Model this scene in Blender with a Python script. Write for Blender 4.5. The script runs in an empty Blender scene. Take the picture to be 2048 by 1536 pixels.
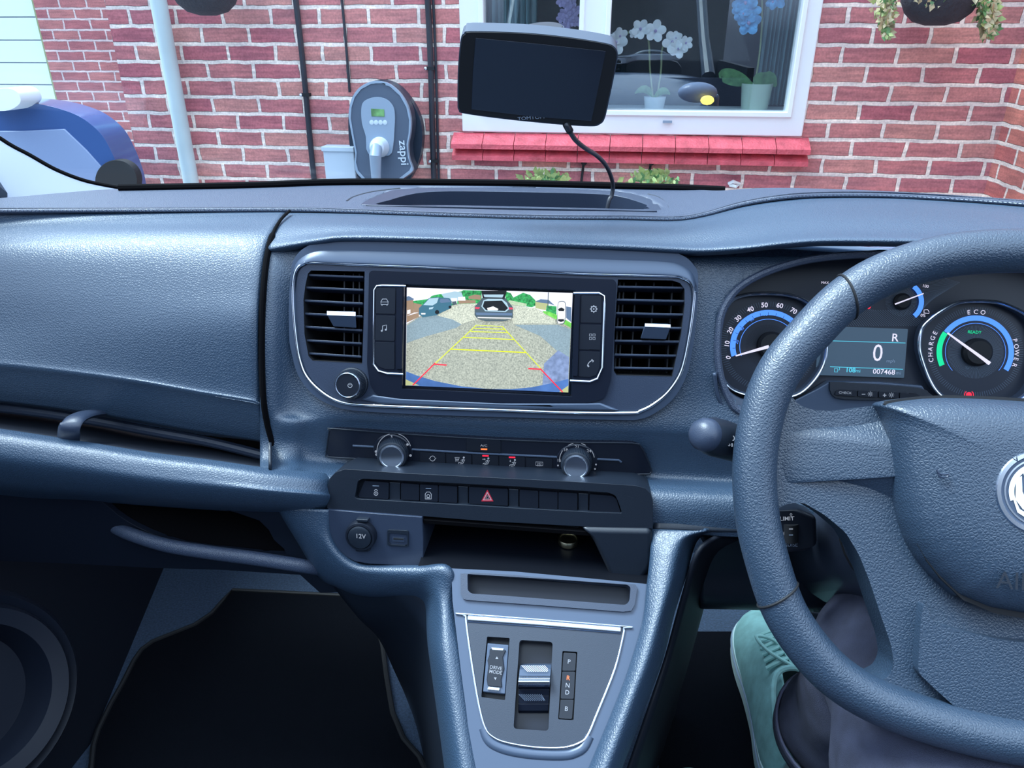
import bpy, bmesh, math, random
from mathutils import Vector, Matrix
from mathutils.geometry import tessellate_polygon
random.seed(7)
R = math.radians
scn = bpy.context.scene
col = scn.collection
# ------------------------------------------------------------------ camera, sky, light, exposure
FPX = 1490.0
PITCH, YAW = R(25.3), R(7.0)
CAM = Vector((0, 0, 1.6))
FW = Vector((-math.sin(YAW)*math.cos(PITCH), math.cos(YAW)*math.cos(PITCH), -math.sin(PITCH)))
RT = Vector((math.cos(YAW), math.sin(YAW), 0))
UP = RT.cross(FW)
cd = bpy.data.cameras.new('camera'); cd.sensor_width = 36; cd.lens = 36*FPX/2048
cd.clip_start = 0.02; cd.clip_end = 200
cam = bpy.data.objects.new('camera', cd); col.objects.link(cam)
cam.matrix_world = Matrix.Translation(CAM) @ Matrix((RT, UP, -FW)).transposed().to_4x4()
scn.camera = cam
scn.view_settings.view_transform = 'Standard'
scn.view_settings.look = 'None'
scn.view_settings.exposure = 1.38
scn.view_settings.gamma = 1
scn.view_settings.use_curve_mapping = False
w = bpy.data.worlds.new('overcast_sky'); scn.world = w; w.use_nodes = True
wn = w.node_tree.nodes; wl = w.node_tree.links
bg = wn['Background']
tc = wn.new('ShaderNodeTexCoord'); sp = wn.new('ShaderNodeSeparateXYZ'); rp = wn.new('ShaderNodeValToRGB')
wl.new(tc.outputs['Generated'], sp.inputs[0]); wl.new(sp.outputs[2], rp.inputs[0]); wl.new(rp.outputs[0], bg.inputs[0])
e = rp.color_ramp.elements
e[0].position = 0.0; e[0].color = (.05, .065, .10, 1)
e[1].position = 0.7; e[1].color = (.80, 1.03, 1.30, 1)
x = e.new(.12); x.color = (.30, .37, .52, 1)
bg.inputs[1].default_value = 1.05
ld = bpy.data.lights.new('soft_sun', 'SUN'); ld.energy = 3.0; ld.angle = R(26); ld.color = (.80, .94, 1)
sun = bpy.data.objects.new('soft_sun', ld); col.objects.link(sun)
sun.rotation_euler = Vector((-.47, .06, .86)).to_track_quat('Z', 'Y').to_euler()

# ------------------------------------------------------------------ projection helpers (turn a pixel and a distance into a place)
def ray(px, py):
    return (FW*FPX + RT*(px-1024) + UP*(768-py)).normalized()
def onY(px, py, Y):
    d = ray(px, py); return CAM + d*(Y/d.y)
def onZ(px, py, Z):
    d = ray(px, py); return CAM + d*((Z-CAM.z)/d.z)
def onX(px, py, X):
    d = ray(px, py); return CAM + d*(X/d.x)
def proj(p):
    q = Vector(p)-CAM; k = FPX/max(q.dot(FW), 1e-4)
    return 1024+q.dot(RT)*k, 768-q.dot(UP)*k
class FR:
    """a flat working frame: tilt leans its top away, yaw turns it, roll spins it"""
    def __init__(s, px, py, Y, tilt=0, yaw=0, roll=0, o=None):
        s.o = onY(px, py, Y) if o is None else Vector(o)
        t, w = R(tilt), R(yaw)
        u = Vector((math.cos(w), math.sin(w), 0)); back = Vector((-math.sin(w), math.cos(w), 0))
        v = back*math.sin(t) + Vector((0, 0, 1))*math.cos(t)
        r = R(roll); s.u = u*math.cos(r)-v*math.sin(r); s.v = u*math.sin(r)+v*math.cos(r)
        s.n = s.u.cross(s.v)
    def uv(s, px, py, h=0):
        d = ray(px, py); o = s.o+s.n*h
        p = CAM + d*((o-CAM).dot(s.n)/d.dot(s.n)) - s.o
        return (p.dot(s.u), p.dot(s.v))
    def w(s, a, b, h=0): return s.o + s.u*a + s.v*b + s.n*h
    def p(s, px, py, h=0): return s.w(*s.uv(px, py, h), h)
    def mm(s, px, py):       # metres per pixel at a place on the frame
        q = s.p(px, py)-CAM; return q.dot(FW)/FPX

def inpoly(x, y, P):
    c = False; j = len(P)-1
    for i in range(len(P)):
        if (P[i][1] > y) != (P[j][1] > y) and x < (P[j][0]-P[i][0])*(y-P[i][1])/(P[j][1]-P[i][1])+P[i][0]: c = not c
        j = i
    return c
def cr(p0, p1, p2, p3, t):
    return tuple(.5*((2*b)+(-a+c)*t+(2*a-5*b+4*c-d)*t*t+(-a+3*b-3*c+d)*t**3) for a, b, c, d in zip(p0, p1, p2, p3))
def smooth(P, n=6, closed=False):
    o = []; m = len(P)
    for i in range(m if closed else m-1):
        g = (lambda k: P[k % m]) if closed else (lambda k: P[min(max(k, 0), m-1)])
        for j in range(n): o.append(cr(g(i-1), g(i), g(i+1), g(i+2), j/n))
    if not closed: o.append(tuple(P[-1]))
    return o
def rounded(P, r, n=5):
    if not isinstance(r, (list, tuple)): r = [r]*len(P)
    o = []; m = len(P)
    for i in range(m):
        a, b, c = Vector(P[i-1]), Vector(P[i]), Vector(P[(i+1) % m])
        if r[i] <= 0: o.append(tuple(b)); continue
        d1 = (a-b); d2 = (c-b); k = min(r[i], d1.length*.49, d2.length*.49)
        s = b+d1.normalized()*k; e = b+d2.normalized()*k
        for j in range(n+1):
            t = j/n; o.append(tuple(s*(1-t)**2+b*2*t*(1-t)+e*t*t))
    return o
def resample(pts, n):
    d = [0]
    for i in range(1, len(pts)): d.append(d[-1]+(Vector(pts[i])-Vector(pts[i-1])).length)
    o = []; k = 0
    for i in range(n):
        t = d[-1]*i/(n-1)
        while k < len(pts)-2 and d[k+1] < t: k += 1
        f = (t-d[k])/max(d[k+1]-d[k], 1e-9); o.append(Vector(pts[k]).lerp(Vector(pts[k+1]), min(max(f, 0), 1)))
    return o
def area(P): return sum(P[i-1][0]*P[i][1]-P[i][0]*P[i-1][1] for i in range(len(P)))/2

# ------------------------------------------------------------------ materials
MT = {}
def mat(name, c, rough=.5, metal=0, bump=None, emit=0, ior=1.5, coat=0, alpha=None, vary=None, sheen=0, spec=.5):
    m = bpy.data.materials.new(name); m.use_nodes = True; MT[name] = m
    nt = m.node_tree; b = nt.nodes['Principled BSDF']; L = nt.links
    b.inputs['Base Color'].default_value = (*c, 1); b.inputs['Roughness'].default_value = rough
    b.inputs['Metallic'].default_value = metal; b.inputs['IOR'].default_value = ior; b.inputs['Specular IOR Level'].default_value = spec
    if coat: b.inputs['Coat Weight'].default_value = coat; b.inputs['Coat Roughness'].default_value = .15
    if sheen: b.inputs['Sheen Weight'].default_value = sheen
    if emit: b.inputs['Base Color'].default_value = (*[v*.25 for v in c], 1); b.inputs['Emission Color'].default_value = (*c, 1); b.inputs['Emission Strength'].default_value = emit
    tx = nt.nodes.new('ShaderNodeTexCoord')
    if vary:                                        # (scale, amount): blotchy wear in the colour
        n = nt.nodes.new('ShaderNodeTexNoise'); n.inputs['Scale'].default_value = vary[0]; n.inputs['Detail'].default_value = 6
        L.new(tx.outputs['Object'], n.inputs[0])
        r = nt.nodes.new('ShaderNodeValToRGB'); a = vary[1]
        r.color_ramp.elements[0].position = .3; r.color_ramp.elements[1].position = .7
        r.color_ramp.elements[0].color = (*[v*(1-a) for v in c], 1); r.color_ramp.elements[1].color = (*[min(1, v*(1+a)) for v in c], 1)
        L.new(n.outputs[0], r.inputs[0])
        if not emit: L.new(r.outputs[0], b.inputs['Base Color'])
        if emit: L.new(r.outputs[0], b.inputs['Emission Color'])
    if bump:
        kind, sc, dist = bump
        bp = nt.nodes.new('ShaderNodeBump'); bp.inputs['Distance'].default_value = dist; bp.inputs['Strength'].default_value = 1
        if kind == 'leather':
            v = nt.nodes.new('ShaderNodeTexVoronoi'); v.feature = 'DISTANCE_TO_EDGE'; v.inputs['Scale'].default_value = sc
            L.new(tx.outputs['Object'], v.inputs[0])
            mr = nt.nodes.new('ShaderNodeMapRange'); mr.inputs['From Max'].default_value = .28; mr.interpolation_type = 'SMOOTHSTEP'
            L.new(v.outputs['Distance'], mr.inputs[0]); L.new(mr.outputs[0], bp.inputs['Height'])
        else:
            v = nt.nodes.new('ShaderNodeTexNoise'); v.inputs['Scale'].default_value = sc; v.inputs['Detail'].default_value = 3
            L.new(tx.outputs['Object'], v.inputs[0]); L.new(v.outputs[0], bp.inputs['Height'])
        L.new(bp.outputs[0], b.inputs['Normal'])
    return m
mat('leather', (.023, .050, .092), .45, bump=('leather', 400, .00015), spec=.95)
mat('leather_fine', (.036, .052, .092), .46, bump=('leather', 650, .00016), spec=.8)
mat('wheel_leather', (.020, .040, .072), .43, bump=('leather', 430, .00016), spec=.9)
mat('door_plastic', (.007, .010, .019), .42, spec=.25)
mat('plastic', (.009, .014, .024), .40, bump=('noise', 1500, .00012))
mat('plastic_soft', (.028, .040, .070), .36, bump=('noise', 1200, .00012))
mat('satin_grey', (.055, .078, .125), .30, metal=.15)
mat('dark_gloss', (.008, .011, .021), .26, spec=.3)
mat('dark_matte', (.006, .009, .017), .6, spec=.3)
mat('black', (.003, .004, .007), .7)
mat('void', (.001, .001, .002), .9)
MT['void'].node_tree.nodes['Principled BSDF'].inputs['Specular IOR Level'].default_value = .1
mat('button', (.008, .011, .019), .36, spec=.35)
mat('chrome', (.80, .86, .95), .16, metal=1)
mat('satin_chrome', (.55, .62, .74), .26, metal=1)
mat('white_ink', (.62, .68, .80), .5, emit=.12)
mat('grey_ink', (.30, .36, .46), .5)
mat('rubber', (.02, .024, .035), .45)
mat('blue_glow', (.07, .25, .95), .5, emit=0.5)
mat('blue_dim', (.03, .11, .42), .5, emit=0.28)
mat('green_glow', (.0, .65, .28), .5, emit=0.44)
mat('cyan_glow', (.1, .65, .85), .5, emit=0.33)
mat('red_glow', (.9, .02, .06), .5, emit=0.44)
mat('orange_glow', (1, .2, .05), .5, emit=0.5)
mat('white_glow', (.75, .72, .92), .5, emit=0.39)
mat('lcd', (.035, .065, .105), .3, emit=.5)
mat('dial_face', (.018, .024, .040), .35)
mat('dial_line', (.12, .16, .22), .35)
mat('carpet', (.045, .075, .13), .95, bump=('noise', 900, .002), vary=(300, .3))
mat('mat_black', (.0035, .005, .009), 1, spec=.1, bump=('noise', 1400, .002))
mat('pillar', (.72, .80, .98), .6)
mat('white_upvc', (.82, .87, .90), .3)
mat('garage_white', (.70, .82, .80), .5)
mat('pipe_white', (.52, .64, .66), .4, vary=(6, .08))
mat('red_tile', (.62, .10, .13), .5, vary=(20, .25), bump=('noise', 90, .004))
mat('charger_grey', (.07, .10, .15), .4)
mat('charger_mid', (.24, .32, .42), .35)
mat('charger_dark', (.02, .035, .06), .4)
mat('box_grey', (.50, .60, .70), .5)
mat('car_blue', (.04, .10, .28), .2, coat=1)
mat('van_navy', (.05, .085, .15), .22, coat=1)
mat('tyre', (.015, .017, .02), .7)
mat('petal_white', (.93, .95, .96), .6)
mat('petal_blue', (.12, .42, .85), .6, vary=(40, .4))
mat('petal_lilac', (.45, .35, .60), .6)
mat('leaf', (.12, .28, .10), .5, vary=(30, .4))
mat('leaf_lime', (.35, .45, .16), .5, vary=(30, .4))
mat('leaf_dry', (.48, .42, .25), .6, vary=(30, .5))
mat('stem', (.30, .36, .18), .6)
mat('pot_white', (.80, .86, .88), .4)
mat('pot_cream', (.62, .74, .60), .4)
mat('curtain', (.30, .48, .52), .9)
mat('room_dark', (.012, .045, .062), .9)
mat('wicker', (.03, .03, .04), .8, bump=('noise', 60, .01))
mat('canvas_teal', (.25, .50, .50), .85, bump=('noise', 1600, .0006), vary=(60, .15))
mat('shoe_rubber', (.50, .66, .68), .6)
mat('skin', (.22, .11, .08), .5)
mat('denim', (.040, .046, .082), .9, bump=('noise', 1400, .0008), vary=(50, .22))
mat('denim_seam', (.10, .11, .18), .9)
mat('brass', (.60, .55, .38), .3, metal=1)
mat('concrete', (.32, .34, .36), .9, bump=('noise', 60, .01), vary=(4, .2))
mat('socket_metal', (.25, .3, .4), .4, metal=1)
def glass(name, fac, tint, rough=0.0):
    m = bpy.data.materials.new(name); m.use_nodes = True; MT[name] = m
    nt = m.node_tree; nt.nodes.clear(); L = nt.links
    o = nt.nodes.new('ShaderNodeOutputMaterial'); t = nt.nodes.new('ShaderNodeBsdfTransparent'); g = nt.nodes.new('ShaderNodeBsdfGlossy')
    mx = nt.nodes.new('ShaderNodeMixShader'); t.inputs[0].default_value = (*tint, 1); g.inputs['Roughness'].default_value = rough
    mx.inputs[0].default_value = fac; L.new(t.outputs[0], mx.inputs[1]); L.new(g.outputs[0], mx.inputs[2]); L.new(mx.outputs[0], o.inputs[0])
glass('windscreen_glass', .015, (.97, .99, 1))
glass('house_glass', .23, (.93, .98, 1))
def brickmat(name, c1, c2, mort, off=(0, 0), bw=.225, bh=.075, ms=.013, axis='X'):
    m = bpy.data.materials.new(name); m.use_nodes = True; MT[name] = m
    nt = m.node_tree; b = nt.nodes['Principled BSDF']; L = nt.links; N = nt.nodes.new
    g = N('ShaderNodeNewGeometry'); s = N('ShaderNodeSeparateXYZ'); c = N('ShaderNodeCombineXYZ'); L.new(g.outputs['Position'], s.inputs[0])
    ax = N('ShaderNodeMath'); ax.operation = 'ADD'; ax.inputs[1].default_value = off[0]; L.new(s.outputs[0 if axis == 'X' else 1], ax.inputs[0])
    az = N('ShaderNodeMath'); az.operation = 'ADD'; az.inputs[1].default_value = off[1]; L.new(s.outputs[2], az.inputs[0])
    nz = N('ShaderNodeTexNoise'); nz.inputs['Scale'].default_value = 14; L.new(g.outputs['Position'], nz.inputs[0])
    wob = N('ShaderNodeMath'); wob.operation = 'MULTIPLY_ADD'; wob.inputs[1].default_value = .012; L.new(nz.outputs[0], wob.inputs[0]); L.new(az.outputs[0], wob.inputs[2])
    wo2 = N('ShaderNodeMath'); wo2.operation = 'MULTIPLY_ADD'; wo2.inputs[1].default_value = .02; L.new(nz.outputs[0], wo2.inputs[0]); L.new(ax.outputs[0], wo2.inputs[2])
    L.new(wo2.outputs[0], c.inputs[0]); L.new(wob.outputs[0], c.inputs[1])
    br = N('ShaderNodeTexBrick'); L.new(c.outputs[0], br.inputs[0])
    br.inputs['Scale'].default_value = 1; br.inputs['Brick Width'].default_value = bw; br.inputs['Row Height'].default_value = bh
    br.inputs['Mortar Size'].default_value = ms*.5; br.inputs['Mortar Smooth'].default_value = .25; br.inputs['Bias'].default_value = -.1
    br.inputs['Color1'].default_value = (*c1, 1); br.inputs['Color2'].default_value = (*c2, 1); br.inputs['Mortar'].default_value = (*mort, 1)
    # streaks pressed along each brick
    mp = N('ShaderNodeMapping'); L.new(g.outputs['Position'], mp.inputs[0]); mp.inputs['Scale'].default_value = (5, 5, 60)
    n2 = N('ShaderNodeTexNoise'); n2.inputs['Scale'].default_value = 1.5; n2.inputs['Detail'].default_value = 5; L.new(mp.outputs[0], n2.inputs[0])
    r2 = N('ShaderNodeValToRGB'); r2.color_ramp.elements[0].position = .3; r2.color_ramp.elements[0].color = (.72, .72, .75, 1); r2.color_ramp.elements[1].position = .7; r2.color_ramp.elements[1].color = (1.18, 1.12, 1.1, 1)
    L.new(n2.outputs[0], r2.inputs[0])
    mx = N('ShaderNodeMixRGB'); mx.blend_type = 'MULTIPLY'; mx.inputs[0].default_value = 1; L.new(br.outputs[0], mx.inputs[1]); L.new(r2.outputs[0], mx.inputs[2])
    n3 = N('ShaderNodeTexNoise'); n3.inputs['Scale'].default_value = 5; n3.inputs['Detail'].default_value = 8; n3.inputs['Roughness'].default_value = .7; L.new(g.outputs['Position'], n3.inputs[0])
    r3 = N('ShaderNodeValToRGB'); r3.color_ramp.elements[0].position = .36; r3.color_ramp.elements[0].color = (.74, .74, .78, 1); r3.color_ramp.elements[1].position = .62; r3.color_ramp.elements[1].color = (1.08, 1.08, 1.04, 1); L.new(n3.outputs[0], r3.inputs[0])
    m3 = N('ShaderNodeMixRGB'); m3.blend_type = 'MULTIPLY'; m3.inputs[0].default_value = .8; L.new(mx.outputs[0], m3.inputs[1]); L.new(r3.outputs[0], m3.inputs[2])
    n4 = N('ShaderNodeTexNoise'); n4.inputs['Scale'].default_value = 130; n4.inputs['Detail'].default_value = 3; L.new(g.outputs['Position'], n4.inputs[0])
    r4 = N('ShaderNodeValToRGB'); r4.color_ramp.elements[0].position = .3; r4.color_ramp.elements[0].color = (.80, .80, .80, 1); r4.color_ramp.elements[1].position = .7; r4.color_ramp.elements[1].color = (1.12, 1.12, 1.12, 1); L.new(n4.outputs[0], r4.inputs[0])
    m4 = N('ShaderNodeMixRGB'); m4.blend_type = 'MULTIPLY'; m4.inputs[0].default_value = 1; L.new(m3.outputs[0], m4.inputs[1]); L.new(r4.outputs[0], m4.inputs[2]); mx = m4
    L.new(mx.outputs[0], b.inputs['Base Color']); b.inputs['Roughness'].default_value = .85
    bp = N('ShaderNodeBump'); bp.inputs['Distance'].default_value = .006; bp.invert = True; L.new(br.outputs['Fac'], bp.inputs['Height']); L.new(bp.outputs[0], b.inputs['Normal'])
brickmat('brick', (.50, .15, .18), (.64, .30, .26), (.92, .82, .74), off=(.05, .02), ms=.019)
brickmat('brick_far', (.42, .15, .17), (.52, .22, .21), (.70, .60, .60), off=(.1, .03), ms=.017)
brickmat('brick_side', (.46, .13, .12), (.58, .22, .16), (.80, .70, .62), off=(0, .02), axis='Y', ms=.019)

# ------------------------------------------------------------------ mesh building
class MB:
    def __init__(s): s.v = []; s.f = []; s.mi = []; s.m = []; s.sm = []; s.soft = False
    def mat(s, name):
        m = MT[name]
        if m not in s.m: s.m.append(m)
        return s.m.index(m)
    def add(s, vs, fs, m, sm=True):
        b = len(s.v); s.v += [Vector(v) for v in vs]; k = s.mat(m)
        for f in fs: s.f.append([i+b for i in f]); s.mi.append(k); s.sm.append(sm)
        return s
    def prism(s, fr, loops, h0, h1, m, sm=True):
        """loops: outer outline then holes, in frame metres"""
        loops = [list(l) for l in loops]
        if area(loops[0]) < 0: loops[0].reverse()
        for l in loops[1:]:
            if area(l) > 0: l.reverse()
        flat = [p for l in loops for p in l]; n = len(flat)
        tri = tessellate_polygon([[Vector((a, b, 0)) for a, b in l] for l in loops])
        vs = [fr.w(a, b, h1) for a, b in flat]+[fr.w(a, b, h0) for a, b in flat]
        fs = []
        for t in tri:
            P = [flat[i] for i in t]
            if abs(area(P)) < 1e-14: continue
            t = list(t) if area(P) > 0 else list(t)[::-1]
            fs.append(t); fs.append([i+n for i in t[::-1]])
        b = 0
        for l in loops:
            k = len(l)
            for i in range(k): fs.append([b+i, b+i+n, b+(i+1) % k+n, b+(i+1) % k])
            b += k
        return s.add(vs, fs, m, sm)
    def flat(s, fr, loop, h, m):
        """one flat face lying on a surface (ink, picture area)"""
        l = list(loop)
        if area(l) < 0: l.reverse()
        tri = tessellate_polygon([[Vector((a, b, 0)) for a, b in l]])
        fs = [(list(t) if area([l[i] for i in t]) > 0 else list(t)[::-1]) for t in tri]
        return s.add([fr.w(a, b, h) for a, b in l], fs, m, False)
    def pflat(s, fr, px, h, m): return s.flat(fr, [fr.uv(x, y, h) for x, y in px], h, m)
    def stroke(s, fr, px, wpx, h, m, closed=False):
        """a flat inked line along pixels"""
        P = [Vector(fr.uv(x, y, h)) for x, y in px]; k = fr.mm(*px[0])*wpx/2; n = len(P)
        vs = []
        for i in range(n):
            a = P[i-1] if (i or closed) else P[i]; b = P[(i+1) % n] if (i < n-1 or closed) else P[i]
            d = (b-a).normalized() if (b-a).length > 0 else Vector((1, 0)); q = Vector((-d.y, d.x))*k
            vs += [P[i]+q, P[i]-q]
        fs = [[2*i, 2*i+1, 2*((i+1) % n)+1, 2*((i+1) % n)] for i in range(n if closed else n-1)]
        return s.add([fr.w(a.x, a.y, h) for a in vs], fs, m, False)
    def tube(s, P, r, m, seg=12, closed=False, caps=True, flat=1.0, nrm=None):
        P = [Vector(p) for p in P]; n = len(P); rr = r if isinstance(r, (list, tuple)) else [r]*n
        vs = []; prev = None
        for i in range(n):
            a = P[i-1] if (i or closed) else P[i]; b = P[(i+1) % n] if (i < n-1 or closed) else P[i]
            t = (b-a).normalized()
            if nrm is not None: u = (Vector(nrm)-t*t.dot(Vector(nrm))).normalized()
            elif prev is None: u = t.orthogonal().normalized()
            else: u = (prev-t*t.dot(prev)).normalized()
            prev = u; q = t.cross(u)
            for j in range(seg):
                an = 2*math.pi*j/seg; vs.append(P[i]+u*math.cos(an)*rr[i]*flat+q*math.sin(an)*rr[i])
        fs = []
        for i in range(n if closed else n-1):
            k = (i+1) % n
            for j in range(seg): fs.append([i*seg+j, i*seg+(j+1) % seg, k*seg+(j+1) % seg, k*seg+j])
        if caps and not closed: fs.append(list(range(seg))[::-1]); fs.append([(n-1)*seg+j for j in range(seg)])
        return s.add(vs, fs, m)
    def lathe(s, o, ax, prof, m, seg=40, ridge=0, rn=0):
        """prof: (radius, height) pairs along the axis"""
        ax = Vector(ax).normalized(); u = ax.orthogonal().normalized(); q = ax.cross(u); vs = []; n = len(prof)
        for r, h in prof:
            for j in range(seg):
                an = 2*math.pi*j/seg; k = r*(1+ridge*(1 if j % 2 else -1)) if rn else r
                vs.append(Vector(o)+ax*h+(u*math.cos(an)+q*math.sin(an))*k)
        fs = [[i*seg+j, i*seg+(j+1) % seg, (i+1)*seg+(j+1) % seg, (i+1)*seg+j] for i in range(n-1) for j in range(seg)]
        fs.append(list(range(seg))[::-1]); fs.append([(n-1)*seg+j for j in range(seg)])
        return s.add(vs, fs, m)
    def box(s, a, b, m):
        x0, y0, z0 = a; x1, y1, z1 = b
        vs = [(x, y, z) for x in (x0, x1) for y in (y0, y1) for z in (z0, z1)]
        return s.add(vs, [[0, 1, 3, 2], [4, 6, 7, 5], [0, 4, 5, 1], [2, 3, 7, 6], [0, 2, 6, 4], [1, 5, 7, 3]], m, False)
    def ball(s, c, r, m, seg=14, sc=(1, 1, 1)):
        vs = []; n = seg//2
        for i in range(n+1):
            a = math.pi*i/n
            for j in range(seg):
                b = 2*math.pi*j/seg; vs.append(Vector(c)+Vector((math.sin(a)*math.cos(b)*sc[0], math.sin(a)*math.sin(b)*sc[1], math.cos(a)*sc[2]))*r)
        fs = [[i*seg+j, (i+1)*seg+j, (i+1)*seg+(j+1) % seg, i*seg+(j+1) % seg] for i in range(n) for j in range(seg)]
        return s.add(vs, fs, m)
    def dome(s, fr, loop, h0, H, m, rings=10, pw=3.0):
        """a soft cushion raised over an outline"""
        n = len(loop)
        if area(loop) < 0: loop = loop[::-1]
        c = (sum(p[0] for p in loop)/n, sum(p[1] for p in loop)/n); vs = []
        for k in range(rings+1):
            t = 1-k/rings if k < rings else 0.001
            h = h0+H*(1-t**pw)**.6
            vs += [fr.w(c[0]+(a-c[0])*t, c[1]+(b-c[1])*t, h) for a, b in loop]
        vs += [fr.w(a, b, h0-.012) for a, b in loop]
        fs = [[k*n+i, k*n+(i+1) % n, (k+1)*n+(i+1) % n, (k+1)*n+i] for k in range(rings) for i in range(n)]
        fs += [[(rings+1)*n+i, (rings+1)*n+(i+1) % n, (i+1) % n, i] for i in range(n)]
        return s.add(vs, fs, m)
    def sheet(s, rows, m, n=60, sub=6, holes=(), lin=False):
        rr = [resample([tuple(q) for q in (smooth([tuple(p) for p in r], 6) if len(r) > 2 else r)], n) for r in rows]
        G = []
        for i in range(len(rr)-1):
            a, b, c, d = rr[max(i-1, 0)], rr[i], rr[i+1], rr[min(i+2, len(rr)-1)]
            for k in range(sub):
                t = k/sub
                G.append([b[j].lerp(c[j], t) if lin else Vector(cr(a[j], b[j], c[j], d[j], t)) for j in range(n)])
        G.append(rr[-1]); s.soft = True; vs = [p for g in G for p in g]; fs = []
        for i in range(len(G)-1):
            for j in range(n-1):
                f = [i*n+j, (i+1)*n+j, (i+1)*n+j+1, i*n+j+1]
                if holes:
                    x, y = proj((vs[f[0]]+vs[f[2]])/2)
                    if any(inpoly(x, y, h) for h in holes): continue
                fs.append(f)
        return s.add(vs, fs, m)
    def text(s, fr, st, px, py, size, h, m, rot=0, bold=0, sx=1):
        c = bpy.data.curves.new('t', 'FONT'); c.body = st; c.size = size; c.align_x = 'CENTER'; c.align_y = 'CENTER'; c.offset = bold*size; c.resolution_u = 3
        o = bpy.data.objects.new('t', c); me = bpy.data.meshes.new_from_object(o)
        a, b = fr.uv(px, py, h); cs, sn = math.cos(R(rot)), math.sin(R(rot))
        vs = [fr.w(a+(v.co.x*sx*cs-v.co.y*sn), b+(v.co.x*sx*sn+v.co.y*cs), h) for v in me.vertices]
        s.add(vs, [list(p.vertices) for p in me.polygons], m, False)
        bpy.data.objects.remove(o); bpy.data.curves.remove(c); bpy.data.meshes.remove(me); return s
    def build(s, name, parent=None, bevel=0, seg=3, thick=0, subd=0, ang=35, base=None, harden=True):
        vs = s.v
        if parent is not None: o0 = Vector(WL[parent.name])
        elif base is not None: o0 = Vector(base)
        else:
            o0 = Vector(((min(v.x for v in vs)+max(v.x for v in vs))/2, (min(v.y for v in vs)+max(v.y for v in vs))/2, min(v.z for v in vs)))
        me = bpy.data.meshes.new(name); me.from_pydata([tuple(v-o0) for v in vs], [], s.f)
        for m in s.m: me.materials.append(m)
        me.polygons.foreach_set('material_index', s.mi); me.polygons.foreach_set('use_smooth', s.sm)
        me.update()
        if s.soft: ang = 180
        try: me.set_sharp_from_angle(angle=R(ang))
        except Exception: pass
        o = bpy.data.objects.new(name, me); col.objects.link(o)
        if parent is None: o.location = o0
        else: o.parent = parent
        WL[o.name] = o0
        if thick: k = o.modifiers.new('thickness', 'SOLIDIFY'); k.thickness = thick; k.offset = -1
        if bevel:
            k = o.modifiers.new('bevel', 'BEVEL'); k.width = bevel; k.segments = seg; k.limit_method = 'ANGLE'; k.angle_limit = R(40); k.harden_normals = harden; k.use_clamp_overlap = True
        if subd: k = o.modifiers.new('subd', 'SUBSURF'); k.levels = subd; k.render_levels = subd
        return o
WL = {}
def thing(name, label, cat, loc, group=None):
    o = bpy.data.objects.new(name, None); col.objects.link(o); o.location = loc; o.empty_display_size = .05
    WL[o.name] = Vector(loc); o['label'] = label; o['category'] = cat
    if group: o['group'] = group
    return o
def tag(o, label, cat, group=None, kind=None):
    o['label'] = label; o['category'] = cat
    if group: o['group'] = group
    if kind: o['kind'] = kind
    return o
def struct(o, label=None, cat=None):
    o['kind'] = 'structure'
    if label: o['label'] = label
    if cat: o['category'] = cat
    return o
def slab(name, fr, px, h0, h1, m, parent=None, bevel=0, rnd=0, sm=0, holes=(), **k):
    """px: outline in pixels, unprojected to the frame at its top height"""
    def lp(P, r, s):
        if s: P = smooth(P, s, True)
        P = [fr.uv(x, y, h1) for x, y in P]
        return rounded(P, r) if r else P
    L = [lp(px, rnd, sm)]+[lp(*(hh if isinstance(hh, tuple) else (hh, 0, 0))) for hh in holes]
    return MB().prism(fr, L, h0, h1, m).build(name, parent, bevel=bevel, **k)
def circ(cx, cy, r, n=32, a0=0, a1=360):
    return [(cx+r*math.cos(R(a0+(a1-a0)*i/n)), cy+r*math.sin(R(a0+(a1-a0)*i/n))) for i in range(n if a1-a0 == 360 else n+1)]
# ================================================================== THE HOUSE AND DRIVE OUTSIDE
WY = 3.55                                    # distance of the house wall
def wallframe(Y): return FR(1000, 100, Y, 0)
W0 = wallframe(WY)
xl = onY(244, 170, WY).x; xr = onY(2004, 250, WY).x
wx0, wz0 = onY(924, 130, WY).x, onY(1200, 268, WY).z        # window opening
wx1 = onY(1622, 140, WY).x; wz1 = 2.75
ZT = 3.3
def rect(x0, z0, x1, z1): return [(x0-W0.o.x, z0-W0.o.z), (x1-W0.o.x, z0-W0.o.z), (x1-W0.o.x, z1-W0.o.z), (x0-W0.o.x, z1-W0.o.z)]
struct(MB().prism(W0, [rect(xl, 0, xr+.02, ZT), rect(wx0, wz0, wx1, wz1)], -.11, 0, 'brick', False).build('wall_back'), 'red brick house wall with pale mortar beyond the windscreen', 'wall')
struct(MB().box((xl, WY+.11, 0), (xl+.1, 6.0, ZT), 'brick_side').build('wall_return'), 'brick return of the house wall beside the garage', 'wall')
struct(MB().box((xr, .8, 0), (xr+.12, WY+.11, ZT), 'brick_side').build('wall_right'), 'brick wall turning towards the van at the right', 'wall')
gx = onY(90, 100, 6.0).x
struct(MB().box((gx, 6.0, 0), (xl+.4, 6.1, ZT), 'brick_far').build('wall_left'), 'narrow brick pier beside the white garage door', 'wall')
struct(MB().box((-7, 1.0, -.1), (6, 9, 0), 'concrete').build('ground'), 'pale concrete drive', 'ground')
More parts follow.
